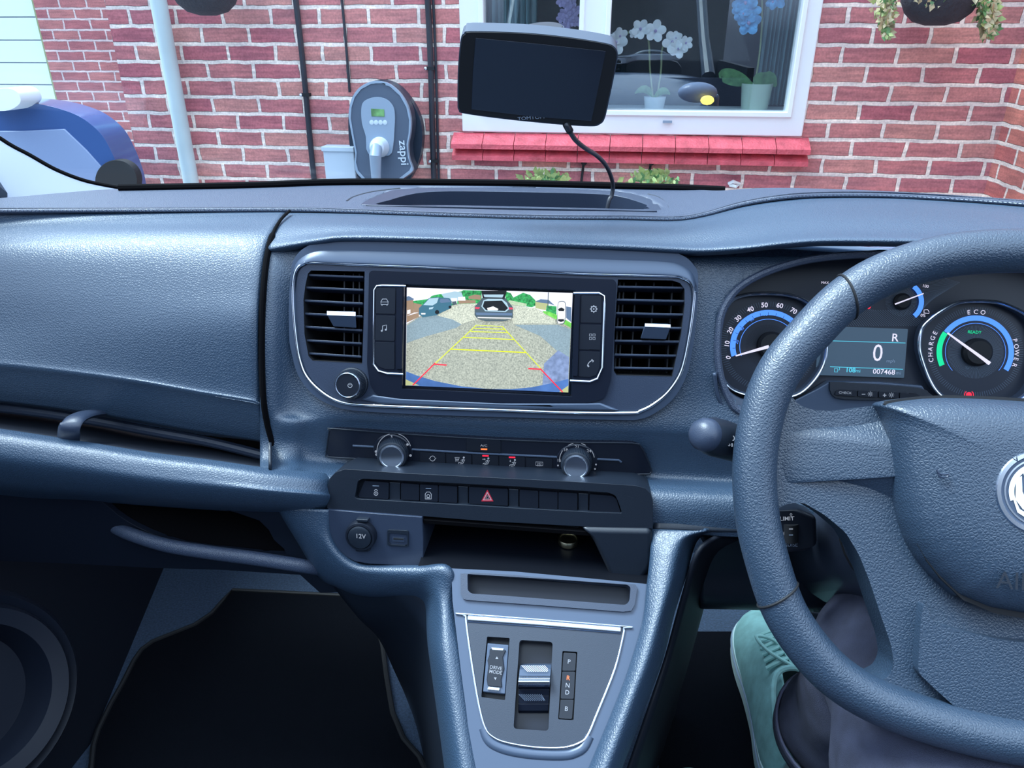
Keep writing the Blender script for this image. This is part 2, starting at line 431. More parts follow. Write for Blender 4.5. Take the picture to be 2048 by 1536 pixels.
# garage door
gd = thing('door_1', 'white ribbed garage door at far left', 'garage door', (gx-1.2, 6.05, 0)); gd['kind'] = 'structure'
z = 0.05; k = 0
mb = MB()
while z < 2.9:
    mb.box((gx-2.4, 6.05, z), (gx-.03, 6.085, z+.158), 'garage_white'); mb.box((gx-2.4, 6.062, z+.158), (gx-.03, 6.085, z+.166), 'charger_mid'); z += .166
mb.build('door_panel', gd)
MB().box((gx-.035, 6.03, 0), (gx+.02, 6.1, 2.95), 'stem').build('door_frame', gd)
# window
wd = thing('window_1', 'white framed window with orchids on its sill', 'window', ((wx0+wx1)/2, WY, wz0)); wd['kind'] = 'structure'
def wr(pts, Y=WY-.02): return [FR(1000, 100, Y).uv(a, b) for a, b in pts]
ZF = WY-.01
ix = [onY(968, 60, ZF).x, onY(1158, 60, ZF).x, onY(1219, 100, ZF).x, onY(1590, 110, ZF).x]
izb = onY(1400, 222, ZF).z
fw = FR(1000, 100, ZF)
def rr(x0, z0, x1, z1, f=fw): return [(x0-f.o.x, z0-f.o.z), (x1-f.o.x, z0-f.o.z), (x1-f.o.x, z1-f.o.z), (x0-f.o.x, z1-f.o.z)]
MB().prism(fw, [rr(wx0-.005, wz0+.002, wx1+.005, wz1), rr(ix[0], izb, ix[1], wz1-.06), rr(ix[2], izb, ix[3], wz1-.06)], -.07, 0, 'white_upvc', False).build('window_frame', wd, bevel=.006)
f2 = FR(1000, 100, ZF-.012)
for a, b in ((0, 1), (2, 3)):
    MB().prism(f2, [rr(ix[a]-.022, izb-.022, ix[b]+.022, wz1-.04, f2), rr(ix[a], izb, ix[b], wz1-.06, f2)], -.02, 0, 'white_upvc', False).build('glazing_bead', wd, bevel=.004)
    MB().box((ix[a]-.01, ZF+.03, izb-.01), (ix[b]+.01, ZF+.036, wz1-.05), 'house_glass').build('pane', wd)
MB().box((ix[2]+.25, ZF-.016, izb-.05), (ix[2]+.29, ZF-.009, izb-.04), 'charger_mid').build('drain_slot', wd)
# inside the room, dark
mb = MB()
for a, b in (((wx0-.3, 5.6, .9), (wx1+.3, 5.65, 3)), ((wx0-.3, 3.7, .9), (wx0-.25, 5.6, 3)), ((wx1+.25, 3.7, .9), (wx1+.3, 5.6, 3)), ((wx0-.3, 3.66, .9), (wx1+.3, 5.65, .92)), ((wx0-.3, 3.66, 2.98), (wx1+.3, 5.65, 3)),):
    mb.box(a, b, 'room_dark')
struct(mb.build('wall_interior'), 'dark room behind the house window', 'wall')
struct(MB().box((wx0-.02, WY+.065, wz0-.01), (wx1+.02, WY+.30, izb-.004), 'white_upvc').build('trim_1'), 'white inner window board', 'window board')
# red tiled outer sill, tiles share one mesh as its pattern
mb = MB(); sx0, sx1 = onY(904, 285, WY-.05).x, onY(1622, 290, WY-.05).x
n = 11; sy0 = WY-.075
zt = wz0-.002
for i in range(n):
    a = sx0+(sx1-sx0)*i/n; b = sx0+(sx1-sx0)*(i+1)/n-.003; d = random.uniform(-.002, .003)
    v = [(a, WY+.0, zt+.0), (b, WY, zt), (b, sy0+d, zt-.042), (a, sy0+d, zt-.042), (a, WY, zt-.045), (b, WY, zt-.045), (b, sy0+d, zt-.062), (a, sy0+d, zt-.062)]
    mb.add(v, [[3, 2, 1, 0], [7, 6, 2, 3], [4, 5, 6, 7], [1, 2, 6, 5], [0, 4, 7, 3], [0, 1, 5, 4]], 'red_tile', False)
    v = [(p[0], WY+(p[1]-WY)*.86, p[2]-.052) for p in v]
    mb.add([(p[0], p[1], p[2]) for p in v], [[3, 2, 1, 0], [7, 6, 2, 3], [4, 5, 6, 7], [1, 2, 6, 5], [0, 4, 7, 3]], 'red_tile', False)
struct(mb.build('window_sill'), 'red painted tile sill under the white window', 'sill')
# curtains
def curtain(x0, x1, lab, m='curtain'):
    mb = MB(); P = []; n = 60
    for i in range(n): P.append((x0+(x1-x0)*i/(n-1), 3.90+.03*math.sin(i*.9)+.012*math.sin(i*2.3)))
    vs = [(a, b, z) for z in (izb-.0, 2.9) for a, b in P]+[(a, b+.004, z) for z in (izb, 2.9) for a, b in P]
    fs = [[i, i+1, n+i+1, n+i] for i in range(n-1)]+[[2*n+i+1, 2*n+i, 3*n+i, 3*n+i+1] for i in range(n-1)]
    tag(mb.add(vs, fs, m).build('curtain'), lab, 'curtain')
curtain(ix[0]-.03, onY(1070, 50, 3.8).x, 'pale teal curtain in the left window pane')
curtain(onY(1528, 100, 3.8).x, onY(1600, 100, 3.8).x, 'pale gathered curtain at the right edge of the window')
# potted orchids
def flower(c, r, m, mb=None):
    mb = mb or MB(); c = Vector(c); yy = random.uniform(0, 1)
    for k in range(5):
        a = 2*math.pi*(k+yy)/5; d = Vector((math.cos(a), -.25, math.sin(a))).normalized(); u = d.cross(Vector((0, 1, 0))).normalized()
        n = d.cross(u); N = 12; vs = [c+n*.0]
        for j in range(N):
            b = 2*math.pi*j/N; vs.append(c+d*(r*.55+r*.55*math.cos(b))+u*r*.42*math.sin(b)+n*r*.10*math.cos(b*2))
        mb.add(vs, [[0, 1+j, 1+(j+1) % N] for j in range(N)], m)
    mb.ball(c-Vector((0, r*.15, 0)), r*.16, 'petal_lilac', 8)
    return mb
def blade(P, wid, m, mb=None):
    mb = mb or MB(); P = [Vector(p) for p in P]; n = len(P); vs = []
    for i, p in enumerate(P):
        t = (P[min(i+1, n-1)]-P[max(i-1, 0)]).normalized(); s = t.cross(Vector((0, 1, .3))).normalized()*wid*math.sin(math.pi*min(max(i/(n-1), .06), .94))
        vs += [p-s, p+Vector((0, -.004, -.004)), p+s]
    for i in range(n-1):
        for k in (0, 1): mb.add([], [], m)
    b = [[3*i+k, 3*i+k+1, 3*i+4+k, 3*i+3+k] for i in range(n-1) for k in (0, 1)]
    return mb.add(vs, b, m)
def pot(px, pyb, wpx, hpx, Y, m, parent):
    c = onY(px, pyb, Y); t = onY(px, pyb-hpx, Y); k = (onY(px+wpx/2, pyb, Y)-c).length; h = t.z-c.z
    return MB().lathe(c, (0, 0, 1), [(k*.82, 0), (k*.86, h*.1), (k, h), (k*.92, h), (k*.9, h*.9), (.001, h*.88)], m).build('pot', parent), c, h
YO = 3.72
o = thing('potted_orchid', 'white orchid with two stems in a small white pot on the window board', 'orchid', onY(1308, 219, YO))
_, c, h = pot(1308, 219, 44, 26, YO, 'pot_white', o)
for px, P in ((0, [(1306, 194), (1300, 140), (1298, 90), (1290, 62), (1262, 62), (1242, 80)]), (1, [(1314, 194), (1322, 140), (1324, 100), (1335, 80), (1352, 92)])):
    MB().tube([onY(a, b, YO) for a, b in smooth(P, 5)], .004, 'stem', 8).build('stem', o)
for a, b, r in ((1232, 85, .050), (1240, 72, .035), (1281, 58, .040), (1311, 62, .045), (1268, 66, .022), (1345, 84, .045), (1357, 97, .040), (1372, 86, .030), (1352, 76, .028)):
    flower(onY(a, b, YO-.03), r, 'petal_white').build('flower', o)
for P in ([(1308, 195), (1290, 178), (1270, 186)], [(1308, 195), (1325, 182), (1340, 188)]):
    blade([onY(a, b, YO) for a, b in smooth(P, 4)], .018, 'leaf').build('leaf', o)
o = thing('potted_plant', 'cream pot with broad drooping leaves at the right of the window board', 'potted plant', onY(1508, 219, YO))
pot(1508, 219, 62, 52, YO, 'pot_cream', o)
for P in ([(1505, 168), (1480, 160), (1448, 150), (1440, 155)], [(1512, 168), (1535, 158), (1552, 172)], [(1508, 168), (1520, 160), (1548, 162)]):
    blade([onY(a, b, YO) for a, b in smooth(P, 4)], .035, 'leaf').build('leaf', o)
MB().tube([onY(a, b, YO) for a, b in smooth([(1510, 168), (1520, 100), (1524, 30), (1520, -30), (1490, -30), (1488, 0)], 5)], .004, 'stem', 8).build('stem', o)
for a, b, r in ((1490, 6, .05), (1500, 22, .045), (1486, 28, .04), (1497, 46, .05), (1505, 40, .035), (1478, 14, .035), (1555, -2, .04), (1545, 4, .03)):
    flower(onY(a, b, YO-.02), r, 'petal_blue').build('flower', o)
o = thing('flower_spray', 'lilac flower spray behind the left window pane', 'flowers', onY(1135, 219, YO))
MB().tube([onY(a, b, YO) for a, b in smooth([(1135, 219), (1130, 120), (1138, 10)], 5)], .004, 'stem', 8).build('stem', o)
mb = MB()
for k in range(16): flower(onY(1138+random.uniform(-18, 16), random.uniform(-10, 55), YO-.02), .022, 'petal_lilac', mb)
mb.build('blossom', o)
# drain pipe
P0, P1 = onY(316, -2, WY-.07), onY(386, 366, WY-.07)
pp = thing('drain_pipe', 'pale round drain pipe running down the brick wall', 'pipe', (P0.x, WY-.07, 0))
MB().tube([(P0.x, WY-.07, 0), (P0.x, WY-.07, ZT)], .036, 'pipe_white', 24).build('pipe', pp)
for z in (.5, 2.4): MB().tube([(P0.x, WY-.07, z), (P0.x, WY-.07, z+.05)], .042, 'pipe_white', 24).build('collar', pp)
# cables
def cable(px0, py0, px1, py1, r, lab, name='wall_cable', clips=(), z0=0, m='rubber'):
    a = onY((px0+px1)/2, (py0+py1)/2, WY-.02); o = thing(name, lab, 'cable', (a.x, WY-.02, z0))
    P = [(a.x+.004*math.sin(z*5), WY-r-.004, z) for z in [z0+i*.08 for i in range(int((ZT-z0)/.08)+1)]]
    MB().tube(P, r, m, 10).build('sheath', o)
    for q in clips:
        c = onY(a.x and (px0+px1)/2, q, WY-.02)
        MB().box((a.x-.02, WY-.03, c.z-.006), (a.x+r+.008, WY, c.z+.008), 'black').ball((a.x-.016, WY-.032, c.z+.001), .008, 'satin_chrome', 8).build('clip', o)
cable(589, 30, 629, 320, .013, 'thick black cable left of the charger on the brick wall', clips=(190,))
cable(680, 20, 697, 150, .006, 'thin black wire running down to the top of the charger', z0=1.35)
cable(850, 20, 872, 320, .013, 'thick black cable right of the charger', clips=(137, 322))
cable(862, 20, 880, 320, .006, 'thin black wire alongside the thick cable right of the charger')
# grey box and charger
b0, b1 = onY(646, 292, WY-.06), onY(708, 292, WY-.06)
jb = thing('junction_box', 'pale grey junction box on the wall left of the charger', 'box', (b0.x, WY, b0.z-.3))
MB().box((b0.x, WY-.07, b0.z-.30), (b1.x, WY, b0.z-.012), 'box_grey').build('body', jb, bevel=.006)
MB().box((b0.x-.004, WY-.08, b0.z-.022), (b1.x+.004, WY, b0.z), 'box_grey').build('lid', jb, bevel=.004)
CY = WY-.17; cf = FR(765, 250, CY, 4)
ch = thing('car_charger', 'dark grey round topped wall charger with a plugged in cable', 'charger', cf.p(765, 360))
def s2(P): return [(600+a/2.9257, b/2.9257) for a, b in P]
face = s2([(285, 690), (290, 620), (310, 560), (350, 510), (410, 478), (470, 474), (530, 495), (590, 550), (630, 620), (648, 700), (645, 780), (632, 850), (640, 930), (660, 985), (650, 1010), (590, 1055), (540, 1110), (400, 1110), (370, 1055), (330, 1010), (318, 960), (322, 900), (300, 780)])
back = [(x+18 if x > 765 else x+3, y+2) for x, y in face]; 
slab('housing', cf, smooth(face, 3, True), -.10, -.004, 'charger_dark', ch, bevel=.01)
bk = s2([(282, 700), (300, 590), (370, 500), (470, 468), (570, 500), (650, 590), (700, 690), (716, 790), (705, 900), (670, 1000), (600, 1080), (400, 1080), (320, 1000), (290, 850)])
slab('back_body', FR(765, 250, WY-.05), bk, -.05, .0, 'charger_dark', ch, bevel=.02, sm=4)
slab('front_rim', cf, face, -.02, .004, 'charger_mid', ch, bevel=.004, sm=3, holes=([([765+(x-765)*.94, 258+(y-258)*.95][0], [765+(x-765)*.94, 258+(y-258)*.95][1]) for x, y in face],))
slab('front_cover', cf, [(765+(x-765)*.95, 258+(y-258)*.96) for x, y in face], -.02, 0, 'charger_grey', ch, sm=3)
slab('centre_plate', cf, s2([(358, 640), (372, 595), (420, 572), (470, 570), (515, 588), (548, 630), (555, 690), (552, 760), (545, 850), (520, 910), (400, 900), (385, 800), (362, 720)]), -.01, .008, 'charger_mid', ch, bevel=.005, sm=3)
slab('display', cf, s2([(415, 636), (492, 640), (494, 683), (418, 680)]), .006, .010, 'leaf', ch)
mk = MB()
for k in range(4): MB().lathe(cf.p(*s2([(420+26*k, 716)])[0], .006), cf.n, [(.010, 0), (.010, .003), (.001, .004)], 'box_grey', 16).build('button', ch)
mk.text(cf, 'zappi', *s2([(606, 895)])[0], .052, .0045, 'box_grey', rot=-87, bold=.01)
mk.build('writing', ch)
mb = MB(); c0 = cf.p(*s2([(468, 860)])[0], .005)
mb.lathe(c0-cf.n*.01, cf.n, [(.045, 0), (.042, .03), (.033, .06), (.02, .07)], 'box_grey', 28)
mb.build('socket', ch)
MB().tube([c0+cf.n*.05, c0+cf.n*.08+Vector((0, 0, -.03)), c0+cf.n*.06+Vector((-.01, 0, -.12)), c0+cf.n*.03+Vector((-.015, 0, -.3)), c0+Vector((-.02, 0, -.55))], [.026, .027, .022, .019, .018], 'charger_mid', 14).build('plug_cable', ch)
# hanging baskets and trailing plants
def basket(cx, cy, rpx, Y, lab, trails):
    c = onY(cx, cy, Y); r = (onY(cx+rpx, cy, Y)-c).length
    o = thing('hanging_basket', lab, 'hanging basket', c)
    MB().lathe(c, (0, 0, 1), [(r*.25, -r*.62), (r*.6, -r*.52), (r*.85, -r*.3), (r, 0), (r*1.03, .02)], 'wicker', 40).build('basket', o)
    for i in range(3):
        a = 2*math.pi*i/3; MB().tube([c+Vector((math.cos(a)*r, math.sin(a)*r, 0)), c+Vector((0, 0, r*2))], .003, 'black', 6).build('chain', o)
    for tx, y0, y1, wpx, n in trails:
        mb = MB()
        for i in range(n):
            q = onY(tx+random.gauss(0, wpx*.3*(1-.5*i/n)), y0+(y1-y0)*i/n, Y-r*.5+random.uniform(-.05, .05)); s = random.uniform(.012, .024); a = random.uniform(0, 6.28)
            d = Vector((math.cos(a), -.5, math.sin(a)-.5)).normalized()*s; u = d.cross(Vector((random.uniform(-1, 1), 1, 0))).normalized()*s*.5
            mb.add([q, q+d*.6+u, q+d*1.5, q+d*.6-u], [[0, 1, 2, 3]], random.choice(['leaf_dry', 'leaf_dry', 'leaf_dry', 'leaf_lime', 'leaf']))
        tag2 = mb.build('foliage', o); tag2['kind'] = 'stuff'
basket(1880, 2, 76, WY-.24, 'dark wicker hanging basket with dry trailing leaves top right', [(1772, -15, 70, 30, 260), (1975, -15, 70, 42, 360), (1890, -10, 8, 110, 160)])
basket(410, -14, 62, WY-.24, 'underside of a dark wicker basket above the drain pipe', [])
# low plants and hooks under the window
for px, lab in ((1095, 'lime green leafy plant under the window beneath the sat nav'), (1305, 'lime green leafy plant under the window to the right of the cable')):
    mb = MB(); b0 = onY(px, 390, WY-.15)
    for i in range(150):
        q = onY(px+random.gauss(0, 22), 348+abs(random.gauss(0, 16)), WY-.15+random.uniform(-.07, .07)); s = random.uniform(.015, .035); a = random.uniform(0, 6.28)
        d = Vector((math.cos(a), -.5, math.sin(a)+.3)).normalized()*s; u = d.cross(Vector((0, 1, .2))).normalized()*s*.4
        mb.add([q, q+d*.6+u, q+d*1.5, q+d*.6-u], [[0, 1, 2, 3]], random.choice(['leaf_lime', 'leaf_lime', 'leaf']))
    o = thing('shrub', lab, 'plant', (b0.x, WY-.15, 0)); f = mb.build('foliage', o); f['kind'] = 'stuff'
    MB().tube([(b0.x, WY-.15, 0), (b0.x+.02, WY-.15, b0.z+.02)], .008, 'stem', 8).build('stem', o)
for px, lab in ((1168, 'small black wall hook below the sill near the middle of the window'), (1303, 'small black wall hook below the sill near the right cable end')):
    a = onY(px, 325, WY-.03)
    tag(MB().tube([a, a+Vector((0, .015, .01)), a+Vector((-.005, .015, -.04)), a+Vector((-.01, .01, -.10))], .006, 'black', 8).ball(a, .014, 'black', 10).build('wall_hook'), lab, 'hook')
tag(MB().tube([onY(1458, 367, WY-.01), onY(1466, 363, WY-.03), onY(1480, 368, WY-.005), onY(1472, 373, WY-.03), onY(1460, 370, WY-.01)], .008, 'pot_white', 8).build('white_object'), 'small crumpled white object low against the bricks right of the window plants', 'litter')  # small white object of unclear kind, built as a crumpled loop

# blue car parked at the left
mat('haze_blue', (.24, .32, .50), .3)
bf = FR(200, 300, 2.95, 0)
bc = thing('parked_car', 'blurred bright blue car at the far left by the garage', 'car', (onY(100, 300, 2.9).x, 2.9, 0))
prof = [(-400, 214), (0, 206), (60, 203), (115, 208), (165, 220), (205, 238), (240, 268), (262, 306), (278, 345), (287, 380), (300, 470), (250, 700), (-400, 700)]
slab('body', bf, smooth([(x-38, y) for x, y in prof[:-2]], 4)+[(262, 640), (-400, 640)], -.16, 0, 'car_blue', bc, bevel=.08, seg=5)
slab('reflection_haze', bf, [(-380, 262), (40, 262), (128, 258), (172, 300), (236, 372), (240, 390), (-380, 390)], -.03, .006, 'haze_blue', bc, bevel=.004)  # pale windscreen reflection painted as a flat panel over the car body
slab('wheel_arch', bf, circ(232, 362, 42, 36), -.03, .01, 'tyre', bc, bevel=.004)
slab('wing_mirror', bf, smooth([(-50, 215), (-30, 185), (10, 176), (34, 184), (40, 206), (10, 222)], 4, True), -.02, .10, 'pot_white', bc, bevel=.02)

# ================================================================== THE VAN'S OWN FRONT (seen mirrored in the house window)
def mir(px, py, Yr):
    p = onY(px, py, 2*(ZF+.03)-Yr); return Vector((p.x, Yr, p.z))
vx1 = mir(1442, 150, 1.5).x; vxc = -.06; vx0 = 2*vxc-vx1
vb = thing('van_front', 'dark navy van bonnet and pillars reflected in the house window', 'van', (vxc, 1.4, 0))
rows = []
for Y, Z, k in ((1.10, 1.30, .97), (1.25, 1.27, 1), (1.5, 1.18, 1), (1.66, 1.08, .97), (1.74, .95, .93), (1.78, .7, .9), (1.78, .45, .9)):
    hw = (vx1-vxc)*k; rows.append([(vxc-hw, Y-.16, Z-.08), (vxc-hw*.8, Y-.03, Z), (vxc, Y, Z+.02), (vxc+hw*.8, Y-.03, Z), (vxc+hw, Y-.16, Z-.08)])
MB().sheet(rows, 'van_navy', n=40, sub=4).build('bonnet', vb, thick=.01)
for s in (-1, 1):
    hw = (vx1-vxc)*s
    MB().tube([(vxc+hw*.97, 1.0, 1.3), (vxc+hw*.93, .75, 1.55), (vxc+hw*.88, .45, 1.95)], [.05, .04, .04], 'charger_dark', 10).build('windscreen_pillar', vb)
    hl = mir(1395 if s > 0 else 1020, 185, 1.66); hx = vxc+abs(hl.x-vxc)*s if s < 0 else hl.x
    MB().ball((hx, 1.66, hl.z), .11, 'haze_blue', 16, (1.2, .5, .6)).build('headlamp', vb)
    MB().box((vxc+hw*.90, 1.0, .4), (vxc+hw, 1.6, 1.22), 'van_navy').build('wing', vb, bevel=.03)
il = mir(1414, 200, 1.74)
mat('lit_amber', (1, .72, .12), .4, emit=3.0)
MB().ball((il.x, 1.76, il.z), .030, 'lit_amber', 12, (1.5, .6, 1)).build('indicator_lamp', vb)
# windscreen
wsl = [(-1.05, 1.08, 1.405), (1.0, 1.08, 1.405), (.86, .42, 1.98), (-.92, .42, 1.98)]
ws = MB().add(wsl+[(a, b+.005, c+.005) for a, b, c in wsl], [[0, 1, 2, 3], [7, 6, 5, 4]], 'windscreen_glass', False).build('windscreen')
tag(ws, 'clear sloping windscreen above the dashboard', 'windscreen')
# ================================================================== THE DASHBOARD
F = FR(975, 680, .66, 17)      # radio fascia
G = FR(975, 895, .638, 1)      # heater panel
H = FR(975, 1000, .60, 14)     # switch row
I = FR(750, 1070, .585, 10)    # socket and pocket
J = FR(1090, 1145, .56, 52)    # sloping gear console
dash = thing('dashboard', 'blue grey leather grained dashboard across the whole van', 'dashboard', (0, .75, 1.05))
TZ = 1.6-.178
def zt(px): 
    t = min(max((px-1330)/260, 0), 1); t = t*t*(3-2*t); return TZ+.022*t
def rz(P, dz=0): return [onZ(x, y, zt(x)+dz) for x, y in P]
A = [(-260, 412), (0, 396), (120, 386), (240, 378), (520, 372), (760, 368), (1000, 370), (1200, 374), (1370, 379), (1440, 381), (1500, 377), (1570, 376), (1700, 380), (1860, 388), (2048, 402), (2300, 424)]
B = [(-260, 424), (0, 422), (300, 421), (560, 420), (700, 423), (900, 430), (1100, 435), (1250, 436), (1347, 438), (1406, 430), (1484, 409), (1562, 396), (1640, 391), (1757, 391), (1873, 396), (2048, 408), (2300, 430)]
opening = [(758, 409), (778, 400), (832, 386), (900, 382), (1000, 383), (1150, 386), (1232, 391), (1288, 407), (1292, 412), (1284, 418), (1100, 414), (900, 410)]
rim = [(726, 405), (760, 389), (800, 378), (900, 375), (1050, 375), (1230, 382), (1300, 398), (1318, 412), (1312, 421), (1200, 419), (900, 413), (740, 410)]
MB().sheet([[p+Vector((0, .03, -.04)) for p in rz(A)], [p+Vector((0, .012, -.008)) for p in rz(A)], rz(A), [a.lerp(b, .5)+Vector((0, 0, .002)) for a, b in zip(resample(rz(A), 40), resample(rz(B), 40))], rz(B, .0015), rz(B)], 'leather_fine', n=240, sub=5, holes=(rim,)).build('top_pad', dash, thick=.004)
T = FR(1000, 400, 1, o=None) if False else None
class HF(FR):
    def __init__(s, z): s.o = Vector((0, .8, z)); s.u = Vector((1, 0, 0)); s.v = Vector((0, 1, 0)); s.n = Vector((0, 0, 1))
TF = HF(TZ+.0015)
slab('vent_surround', TF, rim, -.03, .001, 'plastic_soft', dash, bevel=.003, sm=3, holes=((opening, 0, 3),))
mb = MB().prism(TF, [[TF.uv(x, y, 0) for x, y in smooth(rim, 3, True)]], -.085, -.08, 'dark_matte')
op = [TF.uv(x, y, 0) for x, y in smooth(opening, 3, True)]; n = len(op)
mb.add([TF.w(a, b, -.001) for a, b in op]+[TF.w(a, b, -.083) for a, b in op], [[i, (i+1) % n, n+(i+1) % n, n+i] for i in range(n)], 'dark_matte')
mb.build('recess', dash)
c0 = TF.p(1090, 415, 0)+Vector((0, .045, -.06)); 
MB().lathe(c0, (0, 0, 1), [(.034, 0), (.036, .004), (.033, .006), (.02, .003)], 'plastic', 36).build('speaker_ring', dash)
# raised arcs at either side of the recess
for P in ([(694, 404), (708, 395), (745, 385), (800, 378)], [(1337, 418), (1332, 408), (1316, 396), (1296, 390)]):
    MB().tube([onZ(x, y, zt(x)+.001) for x, y in smooth(P, 6)], .0018, 'plastic', 8).build('seam', dash)
# stitched edge
mb = MB(); Bs = smooth(rz(B, .002), 8)
mb.tube(Bs, .0022, 'leather_fine', 8)
mb.build('piping', dash)
st = resample([tuple(p) for p in smooth(rz(B, .0045), 8)], 620); mb = MB()
for i in range(0, 618, 2): mb.tube([st[i], st[i+1]+Vector((0, -.0012, 0))], .0007, 'satin_grey', 5)
o = mb.build('stitching', dash); o['kind'] = 'stuff'
# dark seal at the foot of the windscreen
MB().tube([onZ(x, y-4, zt(500)+.004) for x, y in smooth([(238, 380), (400, 377), (520, 374), (700, 368), (1000, 370), (1200, 375), (1370, 380), (1450, 384)], 4)], .0045, 'void', 8).build('windscreen_seal', dash)

# padded lip above the fascia, running on over the gauges
def mixy(P, Y): return [onY(x, y, Y) for x, y in P]
Br = [(560, 423), (700, 426), (900, 432), (1100, 437), (1250, 438), (1347, 440), (1406, 432), (1484, 411), (1562, 398), (1640, 393), (1757, 393), (1873, 398), (2048, 410), (2300, 432)]
def lipY(px, c, r):
    t = min(max((px-1330)/260, 0), 1); t = t*t*(3-2*t); return c+(r-c)*t
def lft(px, a=560, b=650):
    t = min(max((b-px)/(b-a), 0), 1); return t*t*(3-2*t)
C1 = [(548, 450), (700, 446), (900, 452), (1100, 458), (1250, 462), (1347, 462), (1406, 456), (1484, 446), (1562, 436), (1640, 430), (1757, 430), (1873, 432), (2048, 440), (2300, 455)]
C2 = [(540, 478), (700, 464), (900, 470), (1100, 478), (1250, 482), (1347, 486), (1406, 486), (1484, 478), (1562, 468), (1640, 462), (1757, 462), (1873, 464), (2048, 472), (2300, 485)]
D1 = [(536, 496), (640, 478), (700, 473), (900, 477), (1100, 485), (1250, 491), (1347, 496), (1406, 498), (1484, 493), (1562, 484), (1640, 478), (1757, 478), (1873, 480), (2048, 488), (2300, 500)]
rows = [rz(Br, -.0005), [onY(x, y, lipY(x, .715, .735)+.016*lft(x)) for x, y in C1], [onY(x, y, lipY(x, .690, .69)+.010*lft(x)) for x, y in C2], [onY(x, y, lipY(x, .678, .665)+.008*lft(x)) for x, y in D1], [onY(x, y, lipY(x, .678, .665)+.008*lft(x))+Vector((0, .004, -.006)) for x, y in D1], [onY(x, y, lipY(x, .69, .68))+Vector((0, .02, -.012)) for x, y in D1], [onY(x, y, .72)+Vector((0, .03, -.012)) for x, y in D1]]
MB().sheet(rows, 'leather', n=200, sub=6).build('padded_lip', dash, thick=.003)

# grained surround behind fascia, heater panel and gauges
fascia_out = [(578, 668), (578, 600), (582, 540), (590, 515), (607, 497), (638, 483), (677, 478), (820, 480), (1000, 485), (1208, 493), (1325, 499), (1365, 511), (1386, 528), (1396, 551), (1394, 616), (1386, 694), (1372, 754), (1346, 798), (1312, 825), (1281, 838), (1234, 840), (1000, 834), (872, 830), (716, 822), (664, 811), (625, 788), (596, 750), (582, 700)]
def scl(P, k, c=None):
    cx = sum(p[0] for p in P)/len(P) if c is None else c[0]; cy = sum(p[1] for p in P)/len(P) if c is None else c[1]
    return [(cx+(x-cx)*k, cy+(y-cy)*k) for x, y in P]
gauge_hole = [(1440, 640), (1462, 592), (1500, 560), (1560, 534), (1640, 516), (1760, 508), (1960, 508), (2120, 520), (2260, 560), (2320, 640), (2320, 800), (2100, 835), (1700, 835), (1500, 828), (1455, 790), (1436, 720)]
XS = [520, 545, 570, 592, 620, 700, 820, 975, 1120, 1260, 1380, 1480, 1620, 1800, 2000, 2300]
def srow(y0, sl, fn): return [fn(x, y0+sl*(min(x, 1500)-975)) for x in XS]
def edgeY(y):
    T_ = [(440, .735), (472, .702), (518, .680), (583, .660), (655, .645), (806, .624), (840, .622), (876, .620), (960, .592)]
    for (a, c), (b, d) in zip(T_, T_[1:]):
        if y <= b: return c+(d-c)*max(0, (y-a)/(b-a))
    return T_[-1][1]
def onF(h):
    def f_(x, y):
        t = lft(x, 525, 596); p = F.p(x, y, h); return onY(x, y, p.y+(edgeY(y)-p.y)*t)
    return f_
def sY(v, l): return lambda x, y: onY(x, y, v+(l-v)*lft(x, 560, 665))
rows = [srow(497, .03, onF(-.018)), srow(520, .034, onF(-.012)), srow(580, .036, onF(-.008)), srow(680, .037, onF(-.006)), srow(780, .04, onF(-.006)), srow(838, .042, onF(-.003)),
        srow(862, .043, sY(.6405, .624)), srow(905, .045, sY(.6425, .621)), srow(938, .046, sY(.639, .608)), srow(955, .047, sY(.622, .589)), srow(972, .05, sY(.609, .578)),
        srow(1000, .05, sY(.601, .572)), srow(1030, .055, sY(.597, .574)), srow(1044, .06, sY(.596, .585))]
sw_hole = scl([(655, 973), (690, 938), (1271, 971), (1306, 999), (1306, 1057), (655, 1016)], .93)
sur = MB().sheet(rows, 'leather', n=200, sub=8, holes=(scl(fascia_out, .94), gauge_hole, sw_hole))
sur.build('centre_surround', dash, thick=.003)
# dark joint between passenger panel and surround
groove = [(578, 422), (560, 440), (543, 472), (532, 520), (526, 580), (523, 650), (523, 730), (526, 800), (534, 850), (546, 893)]
def gY(y): return .70-.075*min(1, max(0, (y-422)/330))+(.008 if y > 800 else 0)
GP = [onY(x+1, y, v) for (x, y), v in zip(groove, (.768, .736, .7025, .679, .660, .646, .634, .624, .623, .622))]
MB().tube(smooth(GP[:], 6), [.0016]*12+[.0030]*43, 'void', 10, nrm=(0, -1, .3)).build('panel_gap', dash)
